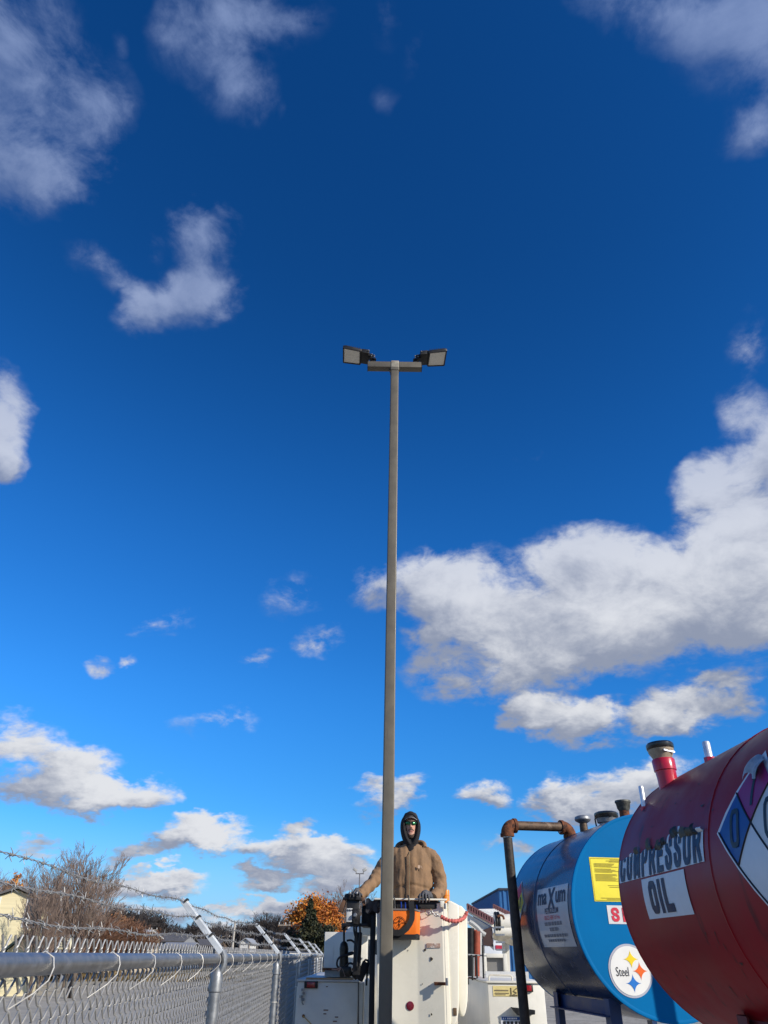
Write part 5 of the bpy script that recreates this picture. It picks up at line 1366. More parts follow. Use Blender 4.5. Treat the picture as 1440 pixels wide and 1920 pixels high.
    gm = sdf_mesh(g, 'neck_gaiter', hk, .008, 2, lambda co, n_: .005 * mnoise.noise(Vector(((co - G).x * 16, 0, (co - G).z * 34))))
    link('neck_gaiter', gm, root)
    # --- cap under the hood
    cp = mat('grey_black_cap', (0.035, 0.033, 0.036), .85, 0, .2, 40)
    br = MB(); br.grid(lambda i, j: P((i - .5) * 2 * .072 * (1 - .12 * j), -.078 - .060 * j * math.cos((i - .5) * 2.4), .066 - .022 * ((i - .5) * 2) ** 2 - .014 * j), 14, 6)
    brm = br.build('cap_brim', cp, root); so = brm.modifiers.new('solid', 'SOLIDIFY'); so.thickness = .006
    MB().tube([P((k / 14 - .5) * 2 * .064, -.078 - .061 * math.cos((k / 14 - .5) * 2.4), .055 - .022 * ((k / 14 - .5) * 2) ** 2) for k in range(15)], .0028, 6).build('brim_edge', mat('pale_brim_edge', (0.32, 0.30, 0.29), .8), brm)
    c2 = MB(); c2.loft([ell(P(0, .005, z), rx, ry, 24) for z, rx, ry in ((.05, .082, .103), (.085, .080, .100), (.115, .062, .078), (.128, .03, .04))]); c2.build('cap_crown', cp, root)
    # --- sunglasses
    sg = MB(); lens = mat('green_mirror_lens', (0.03, 0.14, 0.055), .12, .75, .6, 55, spec=.8)
    gl = thing_part('sunglasses', root)
    fr = mat('glasses_frame', (0.012, 0.012, 0.012), .4)
    f = MB(); f.tube([P(-.072, -.055, .012), P(-.060, -.085, .016), P(-.034, -.103, .018), P(0, -.109, .015), P(.034, -.103, .018), P(.060, -.085, .016), P(.072, -.055, .012)], .0042, 6)
    fo = f.build('sunglasses', fr, root)
    for s in (-1, 1):
        l = MB(); l.grid(lambda i, j: P(s * (.008 + .056 * i), -.110 + .004 * math.sin(i * 3) * 0 + .030 * i ** 2.2 - .004 * math.sin(j * 3.14), .015 - (.034 - .010 * i) * j - .004 * (1 - i) * j), 8, 6)
        lo = l.build('lens', lens, fo)
        MB().tube([P(s * .070, -.058, .012), P(s * .076, .0, .014)], .003, 6).build('temple', fr, fo)
    # --- gloves: palm, four fingers and a thumb, closed on what they hold
    gv = mat('grey_work_glove', (0.085, 0.085, 0.090), .8, 0, .3, 40, .0015, 160)
    def glove(wr, pts_palm, fingers, thumb, name):
        m_ = MB(); m_.tube(pts_palm[0], pts_palm[1], 14)
        for pth, rads in fingers + [thumb]: m_.tube(smooth_path(pth, 3), [rads[0] + (rads[1] - rads[0]) * k / (3 * (len(pth) - 1)) for k in range(3 * (len(pth) - 1) + 1)], 10)
        ms = sdf_mesh(m_, name, gv, .0042, 2, lambda co, n_: .0012 * mnoise.noise(co * 90))
        link(name, ms, root)
    # right of the picture: hand over the rim, fingers down the front
    W0 = armR[-1]; yl = BD - .10 - D; zl = LIPZ + .016 - G.z
    hx = at(796, 1682, BD - .09).x - G.x
    kn = [(hx - .044, yl - .004, zl + .030), (hx - .018, yl - .012, zl + .037), (hx + .010, yl - .012, zl + .036), (hx + .036, yl - .004, zl + .029)]
    fing = []
    for k, (x, y, z) in enumerate(kn):
        L_ = (.92, 1.05, 1.0, .82)[k]; sx = (-.006, -.003, .001, .004)[k]
        fing.append(([P(x + .006, y + .045, z - .002), P(x, y, z), P(x + sx, y - .024, z - .020 * L_), P(x + sx * 1.6, y - .026, z - .050 * L_), P(x + sx * 1.8, y - .012, z - .074 * L_)], (.0115, .0092)))
    palm = [W0 + (W0 - armR[-2]).normalized() * -.03, P(hx + .012, yl + .10, zl + .050), P(hx + .0, yl + .055, zl + .040), P(hx - .003, yl + .020, zl + .032)]
    m_ = [(palm, [.034, .036, .038, .030])]
    def flat_palm(pl, ws):
        return pl, ws
    glove(W0, (palm, [.036, .037, .036, .028]), fing + [([P(hx - .038, yl + .05, zl + .036), P(hx - .046, yl + .012, zl + .03), kn_p(P, kn[0])], (.014, .012)), ([P(hx + .030, yl + .06, zl + .036), P(hx + .034, yl + .02, zl + .03), kn_p(P, kn[3])], (.014, .012))], ([P(hx - .030, yl + .07, zl + .034), P(hx - .056, yl + .042, zl + .018), P(hx - .062, yl + .018, zl + .012)], (.014, .010)), 'glove')
    # left of the picture: hand resting on the control box
    W1 = armL[-1]; c = at(668, 1675, BD + .06) - Vector((G.x, D, G.z))
    kn = [(c.x - .040, c.y - .045, c.z + .004), (c.x - .016, c.y - .055, c.z + .010), (c.x + .009, c.y - .055, c.z + .010), (c.x + .032, c.y - .045, c.z + .004)]
    fing = []
    for k, (x, y, z) in enumerate(kn):
        L_ = (.85, 1.0, 1.0, .85)[k]; sx = (-.012, -.006, -.002, .004)[k]
        fing.append(([P(x + .004, y + .05, z + .004), P(x, y, z), P(x + sx, y - .030 * L_, z - .012), P(x + sx * 1.5, y - .048 * L_, z - .034), P(x + sx * 1.6, y - .046 * L_, z - .050)], (.0115, .0092)))
    palm = [W1 + (W1 - armL[-2]).normalized() * -.03, P(c.x + .03, c.y + .05, c.z + .025), P(c.x + .005, c.y + .005, c.z + .018), P(c.x - .004, c.y - .03, c.z + .008)]
    glove(W1, (palm, [.036, .037, .035, .026]), fing, ([P(c.x + .028, c.y + .02, c.z + .01), P(c.x + .052, c.y - .015, c.z - .008), P(c.x + .054, c.y - .045, c.z - .018)], (.014, .010)), 'glove')
def kn_p(P, k): return P(*k)
def thing_part(n, r): return None
person()

# ------------------------------------------------------------------ things beyond the truck: loader ramp, trailer, blue building
def ramp_truck():
    d = 15.5
    root = thing('loading_ramp', 'raised white loading deck with maroon slotted side rails behind the bucket truck', 'ramp', (at(915, 1790, d).x, d + .4, 0))
    a, b, c, e = at(876, 1706, d), at(924, 1733, d), at(956, 1720, d + 3.6), at(925, 1705, d + 3.6)
    deck = MB(); deck.prism([a, b, c, e], (0, 0, -.05)); deck.build('deck', M_white, root)
    n = 9
    for k in range(n):                                  # cross slats on the deck
        p, q = a.lerp(b, (k + .5) / n), e.lerp(c, (k + .5) / n)
        MB().bar(p + Vector((0, 0, .012)), q + Vector((0, 0, .012)), .05, .02).build('deck_slat', M_lgrey, root)
    mar = mat('maroon_rail', (0.15, 0.065, 0.07), .6, 0, .2, 10)
    for (p, q) in ((a, b), (e, c)):
        v = (q - p); L_ = v.length
        for z in (.0, .10):
            MB().bar(p + Vector((0, -.03, .0 + z)), q + Vector((0, -.03, .0 + z)), .04, .025).build('side_rail', mar, root)
        m_ = 10
        for k in range(m_ + 1):
            s = p.lerp(q, k / m_) + Vector((0, -.03, .0)); MB().bar(s, s + Vector((0, 0, .10)), .025, .035).build('rail_slat', mar, root)
        MB().prism([p + Vector((0, .0, .01)), q + Vector((0, .0, .01)), q + Vector((0, 0, .10)), p + Vector((0, 0, .10))], (0, .006, 0)).build('rail_web', mat('dusty_maroon', (0.27, 0.12, 0.12), .8), root)
    MB().prism([a + Vector((0, .05, -.06)), b + Vector((0, .05, -.06)), b + Vector((0, .05, -.42)), a + Vector((0, .05, -.22))], (0, .05, 0)).build('side_panel', M_lgrey, root)
    MB().prism([b + Vector((-.20, -.02, -.10)), b + Vector((-.02, -.02, -.04)), b + Vector((-.02, -.02, -.36)), b + Vector((-.20, -.02, -.34))], (0, .18, 0)).build('end_post', mat('dark_post', (0.05, 0.025, 0.022), .6), root)
    for k in range(4):
        z = -.05 - k * .12; MB().bar(b + Vector((.03, -.05, z)), b + Vector((.20, -.05, z)), .05, .03).build('rung', M_galv, root)
    for k, (y0, y1, r_) in enumerate(((1731, 1730, .15), (1745, 1745, .13))):
        p, q = at(927, y0, d + .3), at(965, y1, d + .3); MB().tube([p, q + (q - p) * .6], r_, 18).build('boom_tube', M_white, root)
    for x in (929.5, 934.5):
        c_ = at(x, 1730, d + .3)
        MB().tube([c_ + Vector((0, math.cos(k * .45) * .17, math.sin(k * .45) * .17)) for k in range(15)], .025, 6).build('tube_clamp', M_blackm, root)
    MB().bar(at(896, 1745, d + .2), at(962, 1768, d + .2), .12, .10).build('support_arm', mat('drab_metal', (0.26, 0.235, 0.18), .6, .3, .2, 12), root)
    MB().tube(smooth_path([at(x, y, d - .05) for x, y in ((880, 1728), (888, 1733), (896, 1740), (903, 1748), (910, 1753))]), .04, 8).build('hose', M_grey, root)
    for x, y0, y1 in ((904, 1750, 1860), (944, 1745, 1860), (950, 1745, 1860)):
        p, q = at(x, y0, d + .6), at(x, y1, d + .6); q.z = 0; MB().bar(q, p, .07, .07, (0, 1, 0)).build('leg', M_white, root)
    MB().tube(smooth_path([at(x, y, d + .1) for x, y in ((933, 1719), (938, 1716), (943, 1718), (945, 1724))]), .02, 8).build('deck_handle', M_rust, root)
ramp_truck()

def trailer():
    d = 42
    xa, xb = at(884, 1790, d).x, at(952, 1790, d).x; zt, zb = at(915, 1741, d).z, 1.0
    root = thing('box_trailer', 'white box trailer with blue and red lettering, partly hidden behind the loading deck', 'trailer', ((xa + xb) / 2, d + 4, 0))
    wm = mat('trailer_white', (0.68, 0.70, 0.72), .45, 0, .05, 1)
    MB().span((xa, d, zb), (xb, d + 9, zt)).build('trailer_box', wm, root, bevel=.04)
    def T(txt, x0, y0, x1, y1, m, bold=.02):
        p, q = at(x0, y1, d - .02), at(x1, y0, d - .02); c = (p + q) / 2
        text_mb(txt, q.x - p.x, q.z - p.z, lambda x, y: Vector((c.x + x, d - .02, c.z + y)), bold).build('lettering', m, root, smooth=False, fix=False)
    T('great meals', 909, 1759, 943, 1764.5, mat('sage_print', (0.36, 0.42, 0.34), .6))
    T('next', 928, 1752, 941, 1757, mat('green_print', (0.16, 0.34, 0.20), .6))
    T('sysco', 901, 1768, 921, 1776, mat('trailer_blue', (0.02, 0.12, 0.42), .5), .05)
    p, q = at(929.5, 1780, d), at(943, 1772.5, d)
    MB().span((p.x, d - .03, p.z), (q.x, d - .004, q.z)).build('red_badge', mat('badge_red', (0.5, 0.03, 0.06), .5), root)
    MB().span((xa + .1, d - .05, .75), (xb - .1, d + .05, .95)).build('bumper', M_grey, root)
    for x in (xa + .35, xb - .35):
        MB().lathe([(.3, -.2), (.5, -.18), (.5, .18), (.3, .2)], (x, d + 1.6, .5), (1, 0, 0), 24).build('wheel', M_rub, root)
trailer()

def blue_building():
    d = 52
    c = at(937, 1669, d); xr = at(1290, 1669, d).x; df = d * (c.x / (at(887, 1694, d).x)) * 1.0
    dfar = d / 0.77; H = c.z
    root = thing('metal_building', 'tall blue corrugated metal building behind the yard', 'building', (c.x + 6, d + 6, 0))
    wm = mat('blue_cladding', (0.035, 0.145, 0.34), .5, .1, .08, 2); rib = MB()
    front = MB(); n = int((xr - c.x) / .30)
    def wall_profile(p0, p1, nout, n_):
        vs = []; step = (p1 - p0) / n_
        for k in range(n_):
            b = p0 + step * k
            vs += [b, b + step * .55, b + step * .62 + nout * .07, b + step * .93 + nout * .07]
        vs.append(p1); return vs
    for p0, p1, nout, n_, nm in ((Vector((c.x, d, 0)), Vector((xr, d, 0)), Vector((0, -1, 0)), n, 'front_wall'), (Vector((c.x, dfar, 0)), Vector((c.x, d, 0)), Vector((-1, 0, 0)), int((dfar - d) / .3), 'side_wall')):
        vs = wall_profile(p0, p1, nout, n_); mb = MB(); m_ = len(vs)
        mb.add(vs + [v + Vector((0, 0, H)) for v in vs], [(i, i + 1, i + 1 + m_, i + m_) for i in range(m_ - 1)])
        mb.build(nm, wm, root, smooth=False)
    MB().span((c.x - .12, d - .12, H - .02), (xr, dfar + .2, H + .12)).build('roof', mat('roof_dark', (0.05, 0.055, 0.07), .6), root, bevel=.03)
    MB().span((c.x + .3, d + .3, 0), (xr, dfar, H - .1)).build('inner_block', M_grey, root)
    for k in range(2):
        x0 = c.x + 3.2 + k * 4.5; dd = MB().span((x0, d - .12, 0.02), (x0 + 3.4, d - .075, 3.6)).build('roller_door', M_lgrey, root)
blue_building()

# ------------------------------------------------------------------ houses, sign and poles left of the yard
def house(name, label, cat, xl, xr, y_eave, y_ridge, d, depth, wall, roof, gable_front=True, wins=(), yaw=0, group=None, chimney=False):
    A, B = at(xl, 1790, d), at(xr, 1790, d); ze, zr = at((xl + xr) / 2, y_eave, d).z, at((xl + xr) / 2, y_ridge, d).z
    root = thing(name, label, cat, ((A.x + B.x) / 2, d, 0), group); w = B.x - A.x; xc = (A.x + B.x) / 2
    R = rotz(yaw)
    def Q(x, y, z): return Vector((xc, d, 0)) + R @ Vector((x, y, 0)) + Vector((0, 0, z))
    h = w / 2
    if gable_front:
        pts = [Q(-h, 0, 0), Q(h, 0, 0), Q(h, 0, ze), Q(0, 0, zr), Q(-h, 0, ze)]
        MB().prism(pts, R @ Vector((0, depth, 0))).build('wall', wall, root, smooth=False)
        for s in (-1, 1):
            o = .35; sl = (zr - ze) / h
            q = [Q(s * (h + o), -o, ze - sl * o + .05), Q(0, -o, zr + .05), Q(0, depth + o, zr + .05), Q(s * (h + o), depth + o, ze - sl * o + .05)]
            MB().prism(q, (0, 0, .12)).build('roof_slope', roof, root, smooth=False)
    else:
        pts = [Q(-h, 0, 0), Q(-h, depth, 0), Q(-h, depth, ze), Q(-h, depth / 2, zr), Q(-h, 0, ze)]
        MB().prism(pts, R @ Vector((w, 0, 0))).build('wall', wall, root, smooth=False)
        for y0, y1 in ((-.4, depth / 2), (depth + .4, depth / 2)):
            q = [Q(-h - .3, y0, ze - .12), Q(h + .3, y0, ze - .12), Q(h + .3, y1, zr + .05), Q(-h - .3, y1, zr + .05)]
            MB().prism(q, (0, 0, .12)).build('roof_slope', roof, root, smooth=False)
    for (x, z, ww, hh) in wins:
        f = MB().prism([Q(x - ww / 2 - .08, -.03, z - hh / 2 - .08), Q(x + ww / 2 + .08, -.03, z - hh / 2 - .08), Q(x + ww / 2 + .08, -.03, z + hh / 2 + .08), Q(x - ww / 2 - .08, -.03, z + hh / 2 + .08)], R @ Vector((0, .028, 0))).build('window', mat('window_trim', (0.7, 0.7, 0.68), .6), root, smooth=False)
        MB().prism([Q(x - ww / 2, -.06, z - hh / 2), Q(x + ww / 2, -.06, z - hh / 2), Q(x + ww / 2, -.06, z + hh / 2), Q(x - ww / 2, -.06, z + hh / 2)], R @ Vector((0, .028, 0))).build('pane', M_glass, f, smooth=False)
    if chimney:
        p = Q(h * .4, depth * .4, 0); MB().span((p.x - .3, p.y - .3, ze), (p.x + .3, p.y + .3, zr + .8)).build('chimney', M_rust, root)
    return root
M_cream = mat('cream_siding', (0.66, 0.58, 0.36), .7, 0, .08, 1, .01, 6, stretch=(.02, .02, 8))
M_wsid = mat('white_siding', (0.64, 0.64, 0.62), .7, 0, .06, 1, .01, 6, stretch=(.02, .02, 8))
M_tan = mat('tan_siding', (0.46, 0.39, 0.29), .75, 0, .1, 1)
M_gsid = mat('grey_siding', (0.26, 0.27, 0.29), .75, 0, .1, 1)
M_shin = mat('grey_shingles', (0.11, 0.105, 0.105), .9, 0, .25, 4)
M_groof = mat('dark_green_roof', (0.035, 0.06, 0.055), .7, 0, .15, 3)
house('house', 'cream two-storey house at far left with grey shingle roof behind bare trees', 'house', -60, 66, 1694, 1668, 46, 8, M_cream, M_shin, True, ((1.1, 3.6, .8, 1.3), (1.1, 1.6, .8, 1.3), (-1.2, 3.6, .8, 1.3)), yaw=24)
house('shed', 'low white shed with dark green roof in front of the cream house', 'shed', 14, 64, 1782, 1757, 39, 5, M_cream, M_groof, True, (), yaw=18)
house('garage', 'small white garage between the cream house and the sign', 'garage', 78, 101, 1770, 1757, 62, 6, M_wsid, M_shin, False, ((0, 1.3, .7, .8),))
house('store_building', 'long tan low building with pale end wall beyond the sign', 'building', 188, 251, 1755, 1744, 84, 9, M_tan, M_lgrey, False, ((1.4, 1.5, .8, .8), (-1.0, 1.5, .8, .8)))
house('house', 'grey house with dark roof far behind the barbed wire', 'house', 286, 340, 1764, 1752, 120, 9, M_gsid, M_shin, False, ((-1.5, 2.2, .9, 1.1), (1.2, 2.2, .9, 1.1)), group='far houses')
house('house', 'dark brown house low among the far trees right of the grey house', 'house', 352, 405, 1772, 1762, 130, 9, mat('brown_siding', (0.12, 0.085, 0.06), .8), M_shin, False, ((1.5, 1.9, .9, 1.0),), group='far houses')
house('house', 'tiny white gabled house among the dark far trees', 'house', 448, 468, 1768, 1760.5, 140, 8, M_wsid, mat('pale_roof', (0.32, 0.34, 0.37), .7), True, ((0, 2.0, .7, .9),), group='far houses')
house('house', 'long low grey house near the fence posts', 'house', 300, 352, 1778, 1769, 108, 7, mat('slate_siding', (0.17, 0.19, 0.22), .8), M_gsid, False, ((-2, 1.4, .9, .8), (1, 1.4, .9, .8)), group='far houses')

def roadside_sign():
    d = 48; a, b = at(107.5, 1780, d), at(135.5, 1757, d)
    root = thing('sign', 'pale yellow roadside sign board with dark lettering on posts', 'sign', ((a.x + b.x) / 2, d, 0))
    bd = MB().span((a.x, d, a.z), (b.x, d + .15, b.z)).build('sign_board', mat('sign_cream', (0.70, 0.66, 0.48), .6, 0, .05, 3), root, bevel=.02)
    MB().span((a.x - .06, d - .05, b.z + .002), (b.x + .06, d + .2, b.z + .12)).build('sign_cap', M_gsid, root)
    for x in (a.x + .15, b.x - .15): MB().span((x - .06, d + .02, 0), (x + .06, d + .13, a.z - .002)).build('post', M_gsid, root)
    r = random.Random(4); w = b.x - a.x; h = b.z - a.z
    for row in range(4):
        x = a.x + w * .1
        while x < b.x - w * .12:
            l = r.uniform(.04, .13); MB().span((x, d - .012, b.z - h * (.22 + .2 * row)), (min(x + l, b.x - w * .1), d - .002, b.z - h * (.22 + .2 * row) + h * .10)).build('print_mark', M_stk_g, bd); x += l + .04
roadside_sign()

def utility_pole(x, ytop, d, label, arm=False, lean=0.0, m=None):
    p = at(x, ytop, d); root = thing('utility_pole', label, 'utility pole', (p.x, d, 0), 'utility poles along the road')
    w = m or mat('weathered_pole', (0.30, 0.25, 0.20), .9, 0, .2, 3)
    MB().tube([(p.x - lean, d, -.3), (p.x, d, p.z)], [.16, .11], 10).build('pole', w, root)
    if arm:
        MB().bar((p.x - 1.2, d - .14, p.z - .35), (p.x + 1.2, d - .14, p.z - .35), .10, .13).build('crossarm', w, root)
        for k in (-1.1, -.4, .4, 1.1):
            MB().lathe([(.05, 0), (.05, .15), (.03, .2)], (p.x + k, d - .14, p.z - .28), n=8).build('insulator', M_lgrey, root)
utility_pole(166, 1702, 78, 'leaning thin utility pole behind the roadside sign', False, .9)
utility_pole(280, 1738, 112, 'utility pole with crossarm left of the nearest fence arm', True)
utility_pole(441, 1727, 95, 'pale bare utility pole just right of the nearest fence arm', False, 0, mat('pale_pole', (0.46, 0.43, 0.38), .9, 0, .2, 3))
utility_pole(427, 1752, 150, 'short distant utility pole with crossarm beside the tall pale pole', True)
utility_pole(543, 1728, 90, 'utility pole with wide crossarm in front of the orange tree', True)
utility_pole(512, 1757, 120, 'low utility pole just left of the orange tree', False)
utility_pole(468, 1764, 140, 'short utility pole near the tiny white house', False)

def far_light():
    d = 95; p = at(674.5, 1638, d)
    root = thing('light_pole', 'distant light pole with two heads rising behind the control box', 'light pole', (p.x, d, 0))
    m = mat('far_pole', (0.16, 0.16, 0.17), .5)
    MB().tube([(p.x, d, 0), (p.x, d, p.z)], [.10, .07], 8).build('pole_shaft', m, root)
    MB().bar((p.x - .5, d, p.z), (p.x + .5, d, p.z), .12, .12).build('crossarm', m, root)
    for s in (-1, 1):
        MB().tube([(p.x + s * .42, d, p.z), (p.x + s * .42, d, p.z + .28)], .05, 6).build('bracket', m, root)
        MB().box((p.x + s * .58, d, p.z + .42), (.52, .4, .30), Matrix.Rotation(math.radians(-s * 32), 3, 'Y')).build('lamp_head', M_grey, root, bevel=.03)
far_light()

# ------------------------------------------------------------------ trees
def branch_mesh(seed, H, spread, levels, dens, up=.25, trunk_r=.1, multi=1, lean=(0, 0), minr=.006, sides=3):
    """Bare tree grown from z = 0; returns trunk and crown shapes."""
    r = random.Random(seed); trunk, crown = MB(), MB()
    def grow(p, d, L_, rad, lev):
        n = 4 if lev < 2 else 3; pts = [p]; q = p.copy(); dd = d.copy()
        for k in range(n):
            dd = (dd + Vector((r.gauss(0, .11), r.gauss(0, .11), up * .16 + r.gauss(0, .05)))).normalized(); q = q + dd * (L_ / n); pts.append(q)
        rads = [max(minr, rad * (1 - .55 * k / n)) for k in range(n + 1)]
        (trunk if lev == 0 else crown).tube(pts, rads, 7 if lev == 0 else (4 if lev == 1 else sides), caps=False)
        if lev >= levels: return
        m = dens[lev]
        for k in range(m):
            t = r.uniform(.35 if lev == 0 else .2, 1.0); i = min(int(t * n), n - 1); b = pts[i].lerp(pts[i + 1], t * n - i)
            ax = (pts[i + 1] - pts[i]).normalized(); side = ax.orthogonal().normalized(); side.rotate(Matrix.Rotation(r.uniform(0, 6.283), 3, ax))
            a = spread * r.uniform(.6, 1.25); nd = (ax * math.cos(a) + side * math.sin(a)).normalized()
            grow(b, nd, L_ * r.uniform(.45, .72) * (1.1 - .35 * t), max(minr, rads[i] * .6), lev + 1)
    for k in range(multi):
        d = Vector((lean[0] + (r.gauss(0, .16) if multi > 1 else 0), lean[1] + (r.gauss(0, .16) if multi > 1 else 0), 1)).normalized()
        grow(Vector((r.gauss(0, .25) if multi > 1 else 0, r.gauss(0, .25) if multi > 1 else 0, -.05)), d, H * .62 * (r.uniform(.8, 1.05) if multi > 1 else 1), trunk_r, 0)
    return trunk, crown
M_bark = mat('grey_bark', (0.115, 0.09, 0.07), .95, 0, .3, 3)
M_twig = mat('brown_twigs', (0.20, 0.145, 0.115), .95, 0, .3, 1.5)
M_twig2 = mat('russet_twigs', (0.19, 0.098, 0.058), .95, 0, .35, 1.2)
M_dark = mat('dark_twigs', (0.050, 0.042, 0.040), .95, 0, .3, .5)
KINDS = {}
def tree_kind(key, mt, mc, **k):
    t, c = branch_mesh(**k); KINDS[key] = (t.mesh('trunk', mt, fix=False), c.mesh('crown', mc, fix=False))
tree_kind('tall', M_bark, M_twig, seed=21, H=9.0, spread=.46, levels=4, dens=(8, 6, 5, 3), up=.55, trunk_r=.10, multi=3, minr=.0085)
tree_kind('tall2', M_bark, M_twig, seed=5, H=8.5, spread=.5, levels=4, dens=(8, 6, 5, 3), up=.5, trunk_r=.10, multi=2, minr=.0085)
tree_kind('bush', M_bark, M_twig2, seed=8, H=5.5, spread=.6, levels=3, dens=(12, 9, 7), up=.55, trunk_r=.06, multi=6, minr=.012)
tree_kind('bush2', M_bark, M_twig2, seed=13, H=5.0, spread=.7, levels=3, dens=(12, 9, 7), up=.4, trunk_r=.05, multi=7, minr=.012)
tree_kind('wood', M_dark, M_dark, seed=31, H=12, spread=.5, levels=3, dens=(16, 9, 6), up=.5, trunk_r=.2, multi=1, minr=.024)
def put_tree(key, x, ytop, d, label, group, h0, rz=0.0, sx=1.0, name='bare_tree'):
    p = at(x, 1790, d); zt = at(x, ytop, d).z; s = zt / h0
    root = thing(name, label, 'tree', (p.x, d, 0), group)
    M = Matrix.Translation((p.x, d, 0)) @ Matrix.Rotation(rz, 4, 'Z') @ Matrix.Diagonal((s * sx, s * sx, s, 1))
    root.matrix_basis = M
    for nm, me in (('trunk', KINDS[key][0]), ('crown', KINDS[key][1])):
        o = bpy.data.objects.new(nm, me); COL.objects.link(o); o.parent = root
def top_of(key):
    return max(v.co.z for v in KINDS[key][1].vertices)
HT = {k: top_of(k) for k in KINDS}
put_tree('tall', 146, 1578, 38, 'tall bare tree with upswept twigs, the tallest at the left', 'bare trees at the left', HT['tall'], .4, .95)
put_tree('tall2', 116, 1600, 43, 'bare tree just left of the tallest one', 'bare trees at the left', HT['tall2'], 2.0, .9)
put_tree('tall2', 84, 1618, 46, 'bare tree over the dark-roofed shed', 'bare trees at the left', HT['tall2'], 3.6, .95)
put_tree('tall', 48, 1618, 50, 'bare tree rising behind the cream house roof', 'bare trees at the left', HT['tall'], 1.2, 1.0)
put_tree('tall2', 15, 1622, 52, 'bare tree at the left edge behind the orange leaves', 'bare trees at the left', HT['tall2'], 5.0, 1.1)
put_tree('tall', 68, 1640, 36, 'bare tree in front of the cream house corner', 'bare trees at the left', HT['tall'], 2.6, .8)
for i, (x, y, d, k, lab) in enumerate((
        (110, 1690, 56, 'bush', 'brown thicket behind the roadside sign'), (150, 1706, 58, 'bush2', 'brown thicket under the tallest bare tree'),
        (185, 1712, 60, 'bush', 'russet thicket right of the tallest bare tree'), (215, 1716, 66, 'bush2', 'russet thicket over the tan building'),
        (40, 1700, 58, 'bush2', 'thicket beside the cream house'), (240, 1722, 76, 'bush', 'low russet thicket at the end of the tan building'),
        (8, 1690, 60, 'bush', 'thicket at the left edge below the orange leaves'), (75, 1720, 50, 'bush', 'scrubby thicket between house and sign'))):
    put_tree(k, x, y, d, lab, 'leafless thickets', HT[k], i * 1.7, 1.5, 'thicket')
put_tree('tall2', 640, 1648, 100, 'bare tree behind the control box, right of the orange tree', 'bare trees by the orange tree', HT['tall2'], 1.0, 1.1)
put_tree('tall', 616, 1664, 104, 'smaller bare tree right behind the orange tree', 'bare trees by the orange tree', HT['tall'], 2.2, .9)
put_tree('tall2', 668, 1660, 106, 'bare tree behind the distant light pole', 'bare trees by the orange tree', HT['tall2'], 4.2, .9)
put_tree('wood', 487, 1706, 130, 'dark bare tree standing above the far wood, left of the orange tree', 'bare trees by the orange tree', HT['wood'], .5, 1.1)
put_tree('wood', 520, 1712, 128, 'thin dark bare tree beside the orange tree', 'bare trees by the orange tree', HT['wood'], 1.9, .9)
put_tree('wood', 205, 1690, 125, 'dark bare tree at the left end of the far wood', 'bare trees by the orange tree', HT['wood'], 2.5, 1.2)

def far_wood():
    r = random.Random(17); mb = MB()
    t, c = branch_mesh(seed=40, H=12, spread=.5, levels=3, dens=(12, 6, 4), up=.5, trunk_r=.22, multi=1, minr=.035)
    t2, c2 = branch_mesh(seed=44, H=12, spread=.6, levels=3, dens=(12, 6, 4), up=.4, trunk_r=.22, multi=2, minr=.035)
    base = [(np.array(t.v + c.v), t.f + [tuple(i + len(t.v) for i in f) for f in c.f]), (np.array(t2.v + c2.v), t2.f + [tuple(i + len(t2.v) for i in f) for f in c2.f])]
    hs = [b[0][:, 2].max() for b in base]; V, Fc, o = [], [], 0
    prof = [(150, 1722), (200, 1696), (240, 1692), (275, 1704), (310, 1726), (340, 1738), (360, 1722), (400, 1725), (440, 1728), (480, 1718), (520, 1716), (560, 1722), (640, 1716), (700, 1728)]
    for i in range(150):
        x = r.uniform(150, 700); d = r.uniform(150, 195)
        y = np.interp(x, [p[0] for p in prof], [p[1] for p in prof]) + abs(r.gauss(0, 12)); p = at(x, 1790, d); zt = at(x, y, d).z
        k = r.randrange(2); s = zt / hs[k]; a = r.uniform(0, 6.28); ca, sa = math.cos(a), math.sin(a)
        v = base[k][0]; w = s * r.uniform(.9, 1.5)
        V.append(np.stack([(v[:, 0] * ca - v[:, 1] * sa) * w + p.x, (v[:, 0] * sa + v[:, 1] * ca) * w + d, v[:, 2] * s], 1))
        Fc += [tuple(j + o for j in f) for f in base[k][1]]; o += len(v)
    # undergrowth that closes the foot of the wood
    for i in range(2600):
        x = r.uniform(120, 720); d = r.uniform(146, 175); p = at(x, 1790, d); h = r.uniform(1.5, 5.5); a = r.uniform(0, 3.1); w = r.uniform(.3, 1.1)
        V.append(np.array([(p.x - w * math.cos(a), d - w * math.sin(a), 0), (p.x + w * math.cos(a), d + w * math.sin(a), 0), (p.x + r.gauss(0, .5), d, h)])); Fc.append((o, o + 1, o + 2)); o += 3
    me = bpy.data.meshes.new('far_wood'); me.from_pydata(np.concatenate(V).tolist(), [], Fc); me.materials.append(M_dark)
    tag(link('far_wood', me), 'dark leafless wood along the horizon beyond the houses', 'wood', kind='stuff')
far_wood()

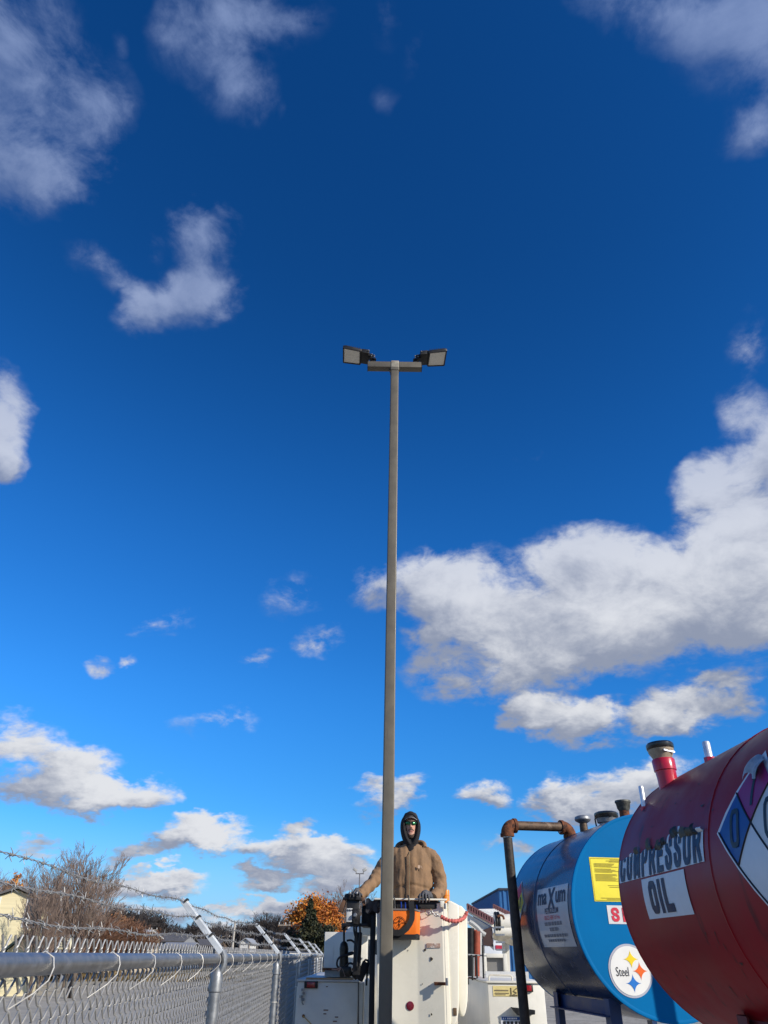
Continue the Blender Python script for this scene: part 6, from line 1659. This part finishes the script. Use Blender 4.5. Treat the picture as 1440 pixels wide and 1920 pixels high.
def leafy(name, label, x, ytop, d, wpx, mats, seed, conifer=False, n=9000, leaf=.16, group=None, x_off=()):
    """Crown of many small leaf faces in uneven clumps round real limbs."""
    r = random.Random(seed); p = at(x, 1790, d); H = at(x, ytop, d).z; W_ = (at(x + wpx / 2, 1790, d) - p).x
    root = thing(name, label, 'tree', (p.x, d, 0), group)
    tr = MB(); tr.tube([p + Vector((0, 0, -p.z)), p + Vector((.1, 0, -p.z + H * .5)), p + Vector((0, 0, -p.z + H * .85))], [H * .028, H * .018, H * .005], 8)
    for k in range(7):
        a = r.uniform(0, 6.28); z = H * r.uniform(.2, .6); tr.tube([Vector((p.x, d, z)), Vector((p.x + math.cos(a) * W_ * .5, d + math.sin(a) * W_ * .5, z + H * .18))], [H * .010, H * .003], 5)
    tr.build('trunk', M_bark, root)
    clumps = []
    if conifer:
        for k in range(150):
            t = r.random() ** .8; z = H * (.03 + .95 * t); rad = W_ * (1 - t) ** .75 * r.uniform(.55, 1.05); a = r.uniform(0, 6.28)
            clumps.append((Vector((p.x + math.cos(a) * rad, d + math.sin(a) * rad, z)), W_ * .20 * (1.15 - t)))
    else:
        for k in range(120):
            a = r.uniform(0, 6.28); u = r.uniform(-1, 1); rr_ = r.uniform(.5, 1.0) ** .6; q = math.sqrt(1 - u * u)
            z = H * .54 + u * H * .44 * rr_; wv = W_ * q * rr_ * (1.0 if u > -.5 else .92)
            clumps.append((Vector((p.x + math.cos(a) * wv, d + math.sin(a) * wv, max(.5, z))), W_ * r.uniform(.12, .24)))
    parts = [MB() for _ in mats]
    for k in range(n):
        c, s = r.choice(clumps); q = c + Vector((r.gauss(0, s), r.gauss(0, s), r.gauss(0, s * (.8 if not conifer else .9))))
        if q.z < .1: continue
        nrm = Vector((r.gauss(0, 1), r.gauss(0, 1) - .3, r.gauss(0, 1) + .4)).normalized(); a = nrm.orthogonal().normalized(); a.rotate(Matrix.Rotation(r.uniform(0, 6.28), 3, nrm)); b = nrm.cross(a)
        l = leaf * r.uniform(.6, 1.4); v = mnoise.noise(c * .8) + r.gauss(0, .35)
        parts[0 if v < -.15 else (1 if v < .35 else 2) if len(mats) > 2 else 0].add([q + a * l, q + b * l * .55, q - a * l, q - b * l * .55], [(0, 1, 2, 3)])
    for pm, m in zip(parts, mats):
        if pm.v: pm.build('crown', m, root, smooth=False, fix=False)
OR = [mat('leaf_rust', (0.34, 0.095, 0.014), .7, 0, .3, 1.0), mat('leaf_orange', (0.50, 0.165, 0.02), .7, 0, .3, 1.0), mat('leaf_gold', (0.55, 0.25, 0.04), .7, 0, .3, 1.0)]
leafy('maple_tree', 'round orange autumn maple behind the white cabinet', 589, 1681, 92, 98, OR, 3, n=15000, leaf=.15)
GR = [mat('needle_dark', (0.016, 0.022, 0.010), .8, 0, .4, 1.5), mat('needle_green', (0.040, 0.046, 0.018), .8, 0, .4, 1.5), mat('needle_olive', (0.065, 0.060, 0.026), .8, 0, .4, 1.5)]
leafy('conifer_tree', 'dark green pointed conifer in front of the orange maple', 578, 1684, 84, 52, GR, 5, conifer=True, n=11000, leaf=.15)
leafy('evergreen_shrub', 'dark low evergreen bush right of the conifer', 606, 1732, 84, 52, GR, 6, n=5000, leaf=.14)
leafy('evergreen_shrub', 'dark low evergreen bush left of the conifer', 545, 1738, 86, 40, [M_twig2, M_dark, GR[1]], 16, n=3500, leaf=.14)
leafy('maple_tree', 'orange leaves of a tree cut off by the left edge', -8, 1634, 55, 40, OR, 9, n=5000, leaf=.11)
leafy('oak_tree', 'rusty brown oak above the tan building', 213, 1712, 80, 40, [mat('leaf_brown', (0.14, 0.062, 0.03), .8, 0, .3, 1), mat('leaf_russet', (0.20, 0.085, 0.03), .8, 0, .3, 1), mat('leaf_tan', (0.24, 0.13, 0.06), .8, 0, .3, 1)], 12, n=4200, leaf=.13)
